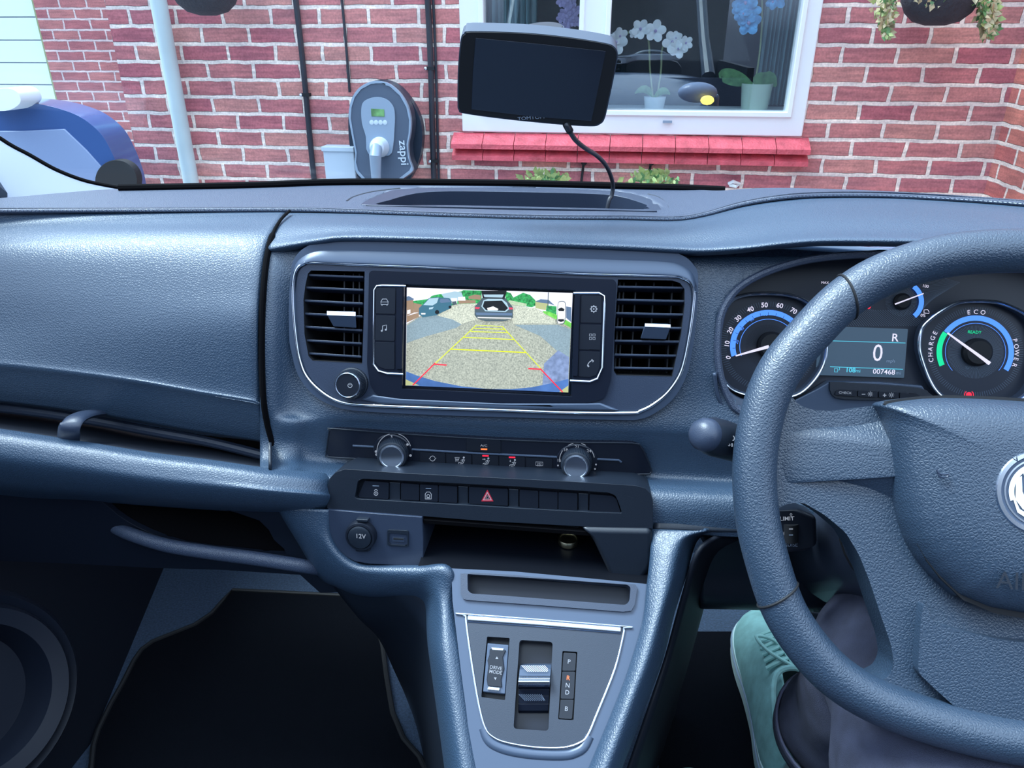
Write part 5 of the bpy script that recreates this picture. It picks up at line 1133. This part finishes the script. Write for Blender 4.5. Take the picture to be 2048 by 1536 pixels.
# ================================================================== STEERING WHEEL
W = FR(0, 0, 1, 28.5, o=(.292, .485, 1.6-.295))
u0 = W.uv(2080, 985, .01)[0]
outer = [(2048, 458), (1970, 460), (1875, 470), (1780, 497), (1716, 525), (1669, 557), (1621, 598), (1590, 636), (1536, 693), (1498, 763), (1479, 829), (1468, 883), (1463.5, 950), (1467, 1006), (1475, 1072), (1501, 1165), (1526, 1239), (1582, 1323), (1638, 1384), (1713, 1433), (1806, 1472), (1946, 1512), (2048, 1531)]
RR = .0158
def center(P, r, frm=W):
    U = [Vector(frm.uv(x, y, 0)) for x, y in P]; o = []
    for i in range(len(U)):
        a, b = U[max(i-1, 0)], U[min(i+1, len(U)-1)]; d = (b-a).normalized(); o.append(U[i]+Vector((-d.y, d.x))*r)
    return o
CL = center(outer, RR)
mirr = [Vector((2*u0-p.x, p.y)) for p in CL[::-1]]
ringuv = smooth([tuple(p) for p in CL+mirr], 5, True)
ringuv = [tuple(v) for v in resample(ringuv+[ringuv[0]], 181)[:-1]]
for _ in range(6): ringuv = [tuple((Vector(ringuv[i-1])+Vector(ringuv[i])*2+Vector(ringuv[(i+1) % len(ringuv)]))/4) for i in range(len(ringuv))]
sw = thing('steering_wheel', 'black grained leather steering wheel with round badge', 'steering wheel', W.w(u0, 0, -.05))
MB().tube([W.w(a, b, 0) for a, b in ringuv], RR, 'wheel_leather', 28, closed=True, nrm=W.n).build('rim', sw)
def mirr_px(P, h):
    L = [W.uv(x, y, h) for x, y in P]; return L+[(2*u0-a, b) for a, b in L[::-1]]
hub = mirr_px(smooth([(1548, 790), (1590, 790), (1602, 806), (1621, 818), (1685, 822), (1748, 814), (1780, 802)], 4)+[(2080, 800)][:0], 0)
L1 = [(2060, 800), (1900, 800), (1748, 812), (1685, 821), (1640, 820), (1612, 812), (1596, 797), (1580, 770), (1545, 790), (1520, 850), (1512, 930), (1522, 1000), (1545, 1030), (1562, 1022), (1585, 1010), (1615, 1008), (1660, 1034), (1703, 1070), (1730, 1115), (1752, 1170), (1775, 1240), (1796, 1300), (1802, 1340), (1790, 1366), (1760, 1380), (1745, 1405), (1850, 1460), (2060, 1500)]
Lu = mirr_px(L1, .006)
MB().prism(W, [rounded(Lu, .004)], -.036, -.006, 'wheel_leather').build('spokes', sw, bevel=.012, seg=6)
MB().dome(W, rounded(mirr_px([(2060, 815), (1770, 826), (1690, 842), (1640, 845), (1590, 848), (1530, 860), (1518, 930), (1530, 975), (1640, 966), (1720, 985), (1800, 1020), (2060, 1030)], .010), .006), -.014, .0205, 'wheel_leather', 18, 2.2).build('spoke_crest', sw)
# rounded crests on the spokes
Sh = mirr_px([(2060, 815), (1770, 826), (1690, 842), (1640, 845), (1600, 850), (1570, 880), (1562, 930), (1575, 970), (1640, 975), (1720, 1000), (1800, 1040), (2060, 1050)], .010)
cov = [(2070, 796), (1990, 791), (1938, 789), (1890, 788), (1843, 790), (1800, 795), (1773, 800), (1765, 806), (1772, 816), (1782, 835), (1790, 880), (1797, 936), (1806, 1000), (1816, 1046), (1832, 1090), (1852, 1125), (1880, 1160), (1925, 1203), (1990, 1230), (2070, 1244)]
Cu = mirr_px(cov, .018); Cu = [tuple(p) for p in rounded(Cu, .003)]
MB().prism(W, [mirr_px(scl(cov, .985), .007)], -.01, .0085, 'black').build('cover_gap', sw)
ac = MB().dome(W, [((a-u0)*.985+u0, b*.99) for a, b in Cu], .004, .026, 'wheel_leather', 16, 5.0).build('airbag_cover', sw, subd=1)
low = [(2070, 1288), (2000, 1280), (1930, 1264), (1880, 1249), (1862, 1240), (1857, 1221), (1848, 1205), (1842, 1240), (1838, 1300), (1836, 1345), (1870, 1378), (1918, 1421), (1990, 1437), (2070, 1446)]
MB().prism(W, [rounded(mirr_px(low, .004), .004)], -.01, .004, 'wheel_leather').build('lower_trim', sw, bevel=.004, seg=4)
for P in ([(1700, 602), (1716, 596), (1740, 590), (1752, 598)], [(1501, 1168), (1530, 1182), (1570, 1200), (1612, 1222)]): pass
def seamring(px, py, tw=0):
    a = Vector(W.uv(px, py, 0)); i = min(range(len(ringuv)), key=lambda j: (Vector(ringuv[j])-a).length); c = Vector(ringuv[i]); t = (Vector(ringuv[(i+1) % len(ringuv)])-Vector(ringuv[i-1])).normalized()
    tv = W.u*t.x+W.v*t.y; nn = W.u*(-t.y)+W.v*t.x; o = W.w(c.x, c.y, 0)
    return [o+(nn*math.cos(R(b))+W.n*math.sin(R(b)))*(RR+.0001)+tv*tw*math.cos(R(b)) for b in range(0, 360, 12)]
for px, py, tw in ((1690, 585, .006), (1560, 1195, -.004)): MB().tube(seamring(px, py, tw), .0010, 'black', 8, closed=True).build('seam', sw)
# badge
bc_ = Vector(W.uv(2080, 985, .030)); bo = lambda x, y, h=.0315: W.w(bc_.x+x, bc_.y+y, h)
r0 = (Vector(W.uv(1990, 985, .03))-Vector(W.uv(2080, 985, .03))).length
bd = MB().lathe(bo(0, 0, .026), W.n, [(r0, 0), (r0, .0035), (r0*.97, .0050), (r0*.88, .0050), (r0*.85, .0040)], 'chrome', 72).lathe(bo(0, 0, .026), W.n, [(r0*.86, 0), (r0*.86, .0040), (.001, .0042)], 'satin_grey', 64).build('badge', sw)
k = MB()
def bpoly(P, h, m): k.flat(W, [(bc_.x+x*r0, bc_.y+y*r0) for x, y in P], h, m)
def bring(ra, rb, a0, a1, h, m, n=30):
    bpoly([(ra*math.cos(R(a0+(a1-a0)*i/n)), ra*math.sin(R(a0+(a1-a0)*i/n))) for i in range(n+1)]+[(rb*math.cos(R(a1+(a0-a1)*i/n)), rb*math.sin(R(a1+(a0-a1)*i/n))) for i in range(n+1)], h, m)
bring(.80, .76, 0, 359.9, .0304, 'chrome', 60); bring(.70, .58, 95, 200, .0305, 'pot_white')
bpoly([(-.42, .52), (-.15, .60), (.25, .58), (.45, .50), (.42, .28), (.1, .30), (-.2, .30), (-.36, .34)], .0306, 'pot_white'); bpoly([(-.55, .30), (-.42, .36), (-.40, .0), (-.30, -.22), (-.05, -.30), (.3, -.28), (.3, -.44), (-.1, -.48), (-.38, -.42), (-.55, -.2)], .0306, 'pot_white')
bpoly([(-.66, -.15), (-.6, -.2), (-.5, -.5), (-.3, -.62), (-.1, -.6), (-.3, -.50), (-.45, -.42), (-.55, -.2)], .0306, 'pot_white'); bpoly([(.35, .2), (.55, .3), (.6, -.1), (.4, -.5), (.3, -.45), (.42, -.1)], .0306, 'pot_white')
k.build('griffin_mark', bd)
k = MB()
for ch_, a in zip('VAUXHALL', (127, 112, 99, 86, 74, 62, 50, 38)):
    cu = bpy.data.curves.new('t', 'FONT'); cu.body = ch_; cu.size = r0*.20; cu.align_x = 'CENTER'; cu.align_y = 'CENTER'
    ob = bpy.data.objects.new('t', cu); me = bpy.data.meshes.new_from_object(ob); th = R(a-90)
    k.add([W.w(bc_.x+r0*.925*math.cos(R(a))+v.co.x*math.cos(th)-v.co.y*math.sin(th), bc_.y+r0*.925*math.sin(R(a))+v.co.x*math.sin(th)+v.co.y*math.cos(th), .0313) for v in me.vertices], [list(p.vertices) for p in me.polygons], 'charger_dark', False)
    bpy.data.objects.remove(ob); bpy.data.curves.remove(cu); bpy.data.meshes.remove(me)
k.build('lettering', bd)
k = MB(); k.text(W, 'AIRBAG', 2084, 1168, .0165, .0284, 'plastic'); k.build('embossed_lettering', sw)
k = MB(); k.tube([W.p(x, y, .0300) for x, y in smooth([(1873, 939), (1877, 946), (1885, 949), (1897, 948)], 4)], .0007, 'plastic_soft', 6).tube([W.p(x, y, .0300) for x, y in smooth([(1877, 948), (1880, 953), (1888, 955), (1895, 953), (1897, 948)], 4)], .0007, 'plastic_soft', 6); k.build('horn_mark', sw)

# ================================================================== STALKS AND COLUMN
Pst = [onY(1398, 869, .50), onY(1410, 870, .505), onY(1425, 873, .512), onY(1450, 880, .52), onY(1480, 890, .535), onY(1560, 915, .56), onY(1640, 935, .58)]
st_ = thing('light_stalk', 'grey headlamp stalk with rounded end left of the steering wheel', 'stalk', Pst[3])
MB().tube(Pst[1:], [.0125, .0150, .0150, .0145, .0120, .011], 'plastic', 28).build('barrel', st_)
ax = (Pst[1]-Pst[0]).normalized()
MB().lathe(Pst[1]+ax*.004, -ax, [(.0100, -.003), (.0128, .0), (.0130, .004), (.0118, .0085), (.0085, .0120), (.004, .0135), (.001, .0137)], 'plastic_soft', 36).build('end_cap', st_)
SF = FR(1445, 875, .5035, 35)
k = MB(); x, y = 1433, 867; k.stroke(SF, circ(x, y, 3.4, 14), 1.3, .0, 'white_ink', True)
for a in range(0, 360, 45): k.stroke(SF, [(x+5*math.cos(R(a)), y+5*math.sin(R(a))), (x+7.5*math.cos(R(a)), y+7.5*math.sin(R(a)))], 1.3, .0, 'white_ink')
k.text(SF, '0', 1466, 877, .0055, -.002, 'white_ink'); k.stroke(SF, circ(1459, 889, 3, 8, 90, 270), 1, -.001, 'white_ink', True); k.stroke(SF, circ(1465, 890, 3, 8, 90, 270), 1, -.001, 'white_ink', True)
for i in range(3): k.stroke(SF, [(1450, 886+i*3), (1454, 886+i*3)], .9, -.001, 'white_ink')
k.build('marking', st_)
cs_ = thing('cruise_stalk', 'black cruise and limit control stalk seen through the steering wheel', 'stalk', onY(1600, 1060, .56))
CF = FR(1585, 1062, .56, 18)
slab('body', CF, [(1535, 1022), (1600, 1020), (1634, 1034), (1636, 1090), (1610, 1104), (1540, 1110)], -.03, 0, 'button', cs_, bevel=.004, seg=3)
MB().tube([CF.p(1580, 1046, -.004), CF.p(1580, 1082, -.004)], .0075, 'black', 24).build('thumbwheel', cs_)
k = MB(); k.text(CF, 'LIMIT', 1574, 1037.5, .0052, .0003, 'white_ink', rot=6, bold=.01); k.text(CF, '0', 1570, 1067, .0060, .0003, 'white_ink'); k.text(CF, 'CRUISE', 1578, 1090, .0046, .0003, 'grey_ink', rot=4)
k.stroke(CF, [(1578, 1058), (1586, 1058)], 2.2, .0042, 'white_ink'); k.stroke(CF, [(1578, 1070), (1586, 1070)], 2, .0042, 'grey_ink'); k.stroke(CF, circ(1582, 1029, 2, 8), 1, .0003, 'white_ink', True); k.stroke(CF, [(1582, 1032), (1585, 1038)], 1.1, .0003, 'white_ink')
k.build('marking', cs_)
sc = thing('steering_column', 'dark plastic steering column shroud behind the wheel', 'steering column', onY(1720, 1150, .60))
ca, cb = W.w(u0-.005, -.02, -.03), W.w(u0, -.06, -.24)
mat('shroud_plastic', (.035, .045, .07), .35)
def ringpts(c, w_, h_):
    return [c+W.u*w_*math.cos(a)*(abs(math.cos(a))**-.35 if abs(math.cos(a)) > .05 else 1)+W.v*h_*math.sin(a) for a in [2*math.pi*i/40 for i in range(40)]]
mb = MB(); secs = [ringpts(ca, .045, .045), ringpts(ca.lerp(cb, .15), .085, .065), ringpts(ca.lerp(cb, .5), .10, .075), ringpts(cb, .11, .085)]
vs = [p for s_ in secs for p in s_]; mb.add(vs, [[i*40+(j+1) % 40, i*40+j, (i+1)*40+j, (i+1)*40+(j+1) % 40] for i in range(3) for j in range(40)], 'shroud_plastic'); mb.build('shroud', sc, thick=.003)
mb = MB().tube([p+W.n*.0 for p in [a.lerp(b, .6) for a, b in zip(secs[1], secs[2])]], .0012, 'black', 6, closed=True).build('shroud_joint', sc)

# ================================================================== SAT NAV
S = FR(1078, 155, .72, -20, 4, -6)
sn = thing('sat_nav', 'black sat nav with blank screen hanging on the windscreen', 'sat nav', S.p(1078, 250))
Sm = lambda P: [(600+a/2.9257, b/2.9257) for a, b in P]
mat('case_grey', (.045, .062, .095), .5)
body = smooth(Sm([(960, 195), (1000, 182), (1300, 190), (1560, 215), (1780, 250), (1838, 272), (1860, 315), (1850, 390), (1815, 560), (1785, 690), (1755, 728), (1700, 740), (1500, 728), (1200, 698), (960, 665), (928, 645), (921, 600), (924, 400), (940, 230)]), 4, True)
slab('case', S, body, -.020, 0, 'case_grey', sn, bevel=.005, seg=4)
slab('front_bezel', S, [(1078+(x-1078)*.985, 156+(y-156)*.975) for x, y in body], -.002, .0012, 'black', sn, bevel=.001)
mat('blank_screen', (.012, .016, .028), .12, coat=.6)
slab('screen', S, Sm([(1026, 222), (1400, 258), (1790, 300), (1745, 520), (1705, 710), (1350, 682), (1002, 640), (1010, 430)]), .0, .0016, 'blank_screen', sn, bevel=.0004)
k = MB().text(S, 'TOMTOM', *Sm([(1352, 690)])[0], .0046, .0014, 'grey_ink', rot=-1, sx=1.25); k.build('writing', sn)
mc = S.p(*Sm([(1405, 215)])[0], -.018)
gd_ = Vector((-.02, .80, .60)).normalized()
mm_ = MB(); mm_.lathe(mc+Vector((0, .022, -.002)), Vector((-.05, -.25, 1)).normalized(), [(.021, -.006), (.022, -.004), (.022, .006), (.020, .009)], 'satin_grey', 90, .012, 1)
mm_.lathe(mc+Vector((0, .022, -.002)), Vector((-.05, -.25, 1)).normalized(), [(.020, .0085), (.0185, .010), (.001, .010)], 'plastic', 60)
mo = mm_.build('mount_dial', sn)
MB().tube([mc+Vector((0, -.004, -.035)), mc+Vector((0, .014, -.024)), mc+Vector((0, .022, -.006))], [.014, .014, .016], 'plastic', 24).build('suction_arm', sn)
# its cable
Pc = [onY(x, y, Y) for x, y, Y in ((1132, 248, .735), (1136, 256, .735), (1150, 279, .75), (1170, 296, .77), (1192, 310, .80), (1210, 328, .83), (1221, 350, .85), (1226, 372, .86), (1223, 392, .86), (1216, 410, .855), (1206, 432, .85))]
Pc[-1] = Vector((Pc[-1].x, Pc[-1].y, TZ-.05))
cbl = MB().tube(smooth(Pc, 6), .0023, 'rubber', 12).tube([Pc[0], Pc[1].lerp(Pc[2], .3)], .0035, 'black', 12).build('power_cable')
tag(cbl, 'thin black cable curling from the sat nav into the dashboard recess', 'cable')

# ================================================================== PILLAR, DOOR, FLOOR
AF = FR(60, 350, .93, 15, 25)
ap = thing('pillar_trim', 'pale windscreen pillar trim at the far left', 'pillar trim', AF.p(0, 396))
slab('cover', AF, [(-420, -40), (-120, 190), (0, 279), (60, 313), (110, 341), (160, 361), (200, 371), (243, 379), (200, 386), (120, 392), (0, 400), (-420, 420)], -.05, 0, 'pillar', ap, bevel=.004, seg=4)
MB().tube([AF.p(x, y, -.002) for x, y in smooth([(-420, -42), (-120, 188), (0, 277), (60, 311), (110, 339), (160, 359), (200, 369), (250, 378)], 5)], .003, 'void', 8).build('seal', ap)
FZ = .74
struct(MB().box((-1.0, -.75, FZ-.05), (1.0, 1.16, FZ), 'carpet').add([(-1, 1.13, FZ), (1, 1.13, FZ), (1, 1.20, 1.30), (-1, 1.20, 1.30), (-1, 1.215, 1.30), (1, 1.215, 1.30), (1, 1.15, FZ), (-1, 1.15, FZ)], [[0, 1, 2, 3], [7, 6, 5, 4], [3, 2, 5, 4], [0, 3, 4, 7], [1, 6, 5, 2]], 'carpet', False).build('floor'), 'blue grey carpeted van floor and toe board', 'floor')
class ZF_(FR):
    def __init__(s, z): s.o = Vector((0, .8, z)); s.u = Vector((1, 0, 0)); s.v = Vector((0, 1, 0)); s.n = Vector((0, 0, 1))
FF = ZF_(FZ)
mo_ = [(465, 1181), (694, 1192), (735, 1215), (753, 1253), (765, 1290), (773, 1355), (785, 1426), (807, 1478), (839, 1514), (860, 1560), (860, 1800), (150, 1800), (180, 1560), (187, 1492), (196, 1462), (221, 1410), (244, 1370), (268, 1322), (283, 1300), (305, 1284), (337, 1271), (390, 1250), (424, 1227), (446, 1202)]
fm = thing('floor_mat', 'black floor mat with curved cut corner in the passenger footwell', 'floor mat', FF.p(500, 1400))
slab('mat', FF, mo_, .0, .008, 'mat_black', fm, bevel=.003, harden=False)
MB().tube([FF.p(x, y, .007) for x, y in mo_], .004, 'black', 8, closed=True).build('binding', fm)
dm_ = thing('floor_mat', 'black floor mat under the driver in the right footwell', 'floor mat', FF.p(1500, 1500))
slab('mat', FF, [(1318, 1380), (1340, 1300), (1380, 1262), (2000, 1262), (2300, 1700), (1318, 1700)], .0, .006, 'mat_black', dm_, bevel=.002, harden=False)
# door
la, lb = FF.p(262, 1180), FF.p(180, 1510)
dr1 = thing('door_2', 'dark passenger door lining with a round speaker moulding', 'door', (-.9, .4, FZ)); dr1['kind'] = 'structure'
a = Vector((la.x-.02, 1.13, FZ)); b = Vector((lb.x-.01, .62, FZ)); c = Vector((b.x-.05, -.7, FZ))
def up(p, dz, dx): return p+Vector((dx, 0, dz))
MB().add([a, b, c, up(a, .30, -.06), up(b, .30, -.09), up(c, .30, -.1), up(a, .66, -.12), up(b, .66, -.14), up(c, .66, -.14)]+[v+Vector((-.05, 0, 0)) for v in (a, b, c, up(a, .30, -.06), up(b, .30, -.09), up(c, .30, -.1), up(a, .66, -.12), up(b, .66, -.14), up(c, .66, -.14))],
         [[0, 1, 4, 3], [1, 2, 5, 4], [3, 4, 7, 6], [4, 5, 8, 7], [10, 9, 12, 13], [11, 10, 13, 14], [13, 12, 15, 16], [14, 13, 16, 17], [6, 7, 16, 15], [7, 8, 17, 16]], 'dark_matte').build('door_panel', dr1)
sc_ = onY(-62, 1400, .50); axd = (CAM-sc_).normalized().lerp(Vector((1, 0, .1)), .45).normalized(); sr = (onY(98, 1400, .50)-sc_).length
MB().lathe(sc_, axd, [(sr*1.22, -.06), (sr*1.20, -.01), (sr*1.12, .004), (sr*1.04, -.002), (sr*1.0, .012), (sr*.97, .016), (sr*.80, .012), (sr*.74, -.01), (sr*.70, -.03), (.01, -.03)], 'door_plastic', 80).build('speaker_moulding', dr1)
struct(MB().box((1.0, -.75, FZ-.1), (1.05, 1.0, 1.36), 'dark_matte').build('wall_driver_door'), 'driver door lining outside the picture', 'door')
struct(MB().box((-1.05, -.80, FZ-.1), (1.05, -.75, 2.0), 'dark_matte').build('wall_rear'), 'unseen van bulkhead behind the seats, kept tall to block light from the rear', 'bulkhead')  # out of view; height set to block horizon light from behind
pd = thing('brake_pedal', 'dark pedal below the steering column', 'pedal', onY(1680, 1230, .85))
pz = onY(1655, 1255, .93)
MB().box((pz.x-.035, .93, pz.z-.03), (pz.x+.03, .955, pz.z+.03), 'rubber').build('pad', pd, bevel=.006)
MB().tube([(pz.x, .95, pz.z), (pz.x, 1.02, pz.z+.12), (pz.x, 1.05, pz.z+.3)], .008, 'black', 10).build('arm', pd)

# ================================================================== PERSON
pe = thing('person', 'person in dark jeans and pale teal canvas shoes, feet in the driver footwell', 'person', onZ(1600, 1450, FZ))
toe = onZ(1532, 1236, FZ+.03); heel = onZ(1575, 1490, FZ+.03); dd = (toe-heel); dd.z = 0; dd.normalize(); h0 = Vector((toe.x, toe.y, FZ+.008))-dd*.295
kn_, an_ = onY(1785, 1345, .545), onY(1668, 1466, .62)
hip = Vector((kn_.x-.02, -.02, kn_.z-.04))
k2, a2 = Vector((kn_.x-.30, .30, kn_.z-.02)), None
toe2 = onZ(1372, 1536, FZ+.05)
a2 = Vector((toe2.x, toe2.y-.20, FZ+.11)); k2 = Vector((toe2.x+.03, .17, FZ+.36)); hip2 = Vector((hip.x-.20, -.12, hip.z))
pel = (hip+hip2)/2+Vector((0, -.06, 0))
mb = MB()
for a, k_, h_ in ((an_, kn_, hip), (a2, k2, hip2)):
    P = [a.lerp(k_, -.02), a.lerp(k_, .12), a.lerp(k_, .35), a.lerp(k_, .7), k_.lerp(a, .08)+Vector((0, .01, .012)), k_+Vector((0, .005, .015)), k_.lerp(h_, .15)+Vector((0, 0, .008)), k_.lerp(h_, .5), k_.lerp(h_, .8), h_]
    mb.tube(smooth([tuple(p) for p in P], 5), [.058]*5+[.058]*5+[.062]*5+[.064]*5+[.068]*5+[.070]*5+[.076]*5+[.086]*5+[.094]*5+[.098], 'denim', 24)
mb.tube([hip, pel, hip2], [.10, .13, .10], 'denim', 24)
tr_ = mb.build('trousers', pe)
r_ = tr_.modifiers.new('remesh', 'REMESH'); r_.mode = 'VOXEL'; r_.voxel_size = .007; r_.use_smooth_shade = True
s_ = tr_.modifiers.new('smooth', 'SMOOTH'); s_.iterations = 6; s_.factor = .6
tx_ = bpy.data.textures.new('folds', 'CLOUDS'); tx_.noise_scale = .09; tx_.noise_depth = 1
d_ = tr_.modifiers.new('folds', 'DISPLACE'); d_.texture = tx_; d_.strength = .022; d_.mid_level = .5; d_.texture_coords = 'LOCAL'
# cuff and seams
def ringat(a, b, t, r, tilt=0):
    c = a.lerp(b, t); d = (b-a).normalized(); u = d.orthogonal().normalized(); q = d.cross(u); return [c+(u*math.cos(R(i))+q*math.sin(R(i)))*r+d*tilt*math.cos(R(i)) for i in range(0, 360, 10)]
MB().sheet([[p for p in ringat(an_, kn_, -.03, .0605)]+[ringat(an_, kn_, -.03, .0605)[0]], [p for p in ringat(an_, kn_, .09, .0635)]+[ringat(an_, kn_, .09, .0635)[0]]], 'denim', n=50, sub=4, lin=True).build('cuff', pe, thick=.004)
MB().tube(ringat(an_, kn_, .085, .065), .0013, 'denim_seam', 6, closed=True).build('cuff_seam', pe)
# shins and feet (skin)
mb = MB()
toe = onZ(1532, 1236, FZ+.03); heel = onZ(1575, 1490, FZ+.03); dd = (toe-heel); dd.z = 0; dd.normalize(); h0 = Vector((toe.x, toe.y, FZ+.008))-dd*.295
for a, k_, hh_, d0 in ((an_, kn_, h0, dd), (a2, k2, Vector((toe2.x, toe2.y-.295, FZ+.008)), Vector((0, 1, 0)))):
    mb.tube([hh_+d0*.070+Vector((0, 0, .04)), hh_+d0*.054+Vector((0, 0, .085)), a.lerp(hh_+d0*.05+Vector((0, 0, .13)), .35), a.lerp(k_, .3), a.lerp(k_, .9)], [.020, .024, .032, .045, .045], 'skin', 20)
mb.build('body', pe)
mat('lace_pale', (.30, .58, .56), .7)
def shoe(o, d, nm='shoe'):
    """o: heel on the floor, d: heading"""
    d = Vector(d).normalized(); s = Vector((d.y, -d.x, 0)).normalized(); z = Vector((0, 0, 1)); pz_ = s.cross(d)
    Lh = .295; st = [(0, .020, .062), (.05, .034, .078), (.15, .038, .085), (.28, .038, .090), (.38, .040, .088), (.50, .044, .078), (.62, .050, .066), (.74, .053, .056), (.85, .051, .048), (.93, .042, .040), (.98, .026, .030), (1.0, .008, .020)]
    def outl(k=1.0, off=0):
        Lf = [(t*Lh, w_*k) for t, w_, _ in st]; return [(x, -y*(1.0 if x < .1 else .92)) for x, y in Lf]+[(x, y) for x, y in Lf[::-1]]
    fr = FR(0, 0, 1, o=o); fr.u = d; fr.v = -s; fr.n = d.cross(-s)
    if fr.n.z < 0: fr.v = s; fr.n = d.cross(s)
    mb = MB(); n = 22; vs = []
    for t, w_, h_ in st:
        for j in range(n):
            a = math.pi*j/(n-1); hh = math.sin(a)**.8*h_+.018; ww = math.cos(a)*w_*(1 if math.sin(a) < .3 else 1-.25*(math.sin(a)-.3)*(1 if t < .5 else .3))
            vs.append(fr.w(t*Lh, ww, hh))
    fs = []
    for i in range(len(st)-1):
        for j in range(n-1):
            if .04 < st[i][0] < .30 and 8 <= j <= 12: continue
            fs.append([i*n+j, (i+1)*n+j, (i+1)*n+j+1, i*n+j+1])
    mb.add(vs, fs, 'canvas_teal'); up_ = mb.build(nm, pe, thick=.003, subd=1)
    MB().prism(fr, [smooth(outl(1.06), 3, True)], .0, .026, 'shoe_rubber').build('sole', up_, bevel=.004)
    MB().tube([fr.w(x, y, .019) for x, y in smooth(outl(1.075), 3, True)], .0014, 'charger_mid', 6, closed=True).build('sole_stripe', up_)
    def ht(t):
        for (a, _, c), (b, _, e_) in zip(st, st[1:]):
            if t <= b: return c+(e_-c)*(t-a)/(b-a)+.018
        return .04
    for i in range(6):
        t = .40+i*.055; h_ = ht(t)
        MB().tube(smooth([tuple(fr.w(t*Lh-.004, -.030, h_*.88+.003)), tuple(fr.w(t*Lh, -.015, h_*.97+.004)), tuple(fr.w(t*Lh+.006, 0, h_+.005)), tuple(fr.w(t*Lh, .015, h_*.97+.004)), tuple(fr.w(t*Lh-.004, .030, h_*.88+.003))], 4), .0030, 'lace_pale', 8).build('lace', up_)
    MB().tube(smooth([tuple(fr.w(t*Lh, y, z)) for t, y, z in ((.02, 0, .088), (.06, .026, .090), (.18, .030, .100), (.30, .024, .112), (.34, 0, .116), (.30, -.024, .112), (.18, -.030, .100), (.06, -.026, .090))], 4, True), .004, 'canvas_teal', 8, closed=True).build('collar', up_)
    for sg in (-1, 1):
        MB().tube(smooth([tuple(fr.w(.36*Lh+.003, 0, .110)), tuple(fr.w(.45*Lh, sg*.028, .108)), tuple(fr.w(.60*Lh, sg*.036, .090)), tuple(fr.w(.56*Lh, sg*.012, .096)), tuple(fr.w(.38*Lh, 0, .110))], 5), .0024, 'lace_pale', 8).build('lace_bow', up_)
    return up_
toe = onZ(1532, 1236, FZ+.03); heel = onZ(1575, 1490, FZ+.03)
dd = (toe-heel); dd.z = 0; dd.normalize(); h0 = Vector((toe.x, toe.y, FZ+.008))-dd*.295
shoe(h0, dd); 
sh2 = Vector((toe2.x, toe2.y, FZ+.008)); shoe(sh2-Vector((0, .295, 0)), (0.02, 1, 0))
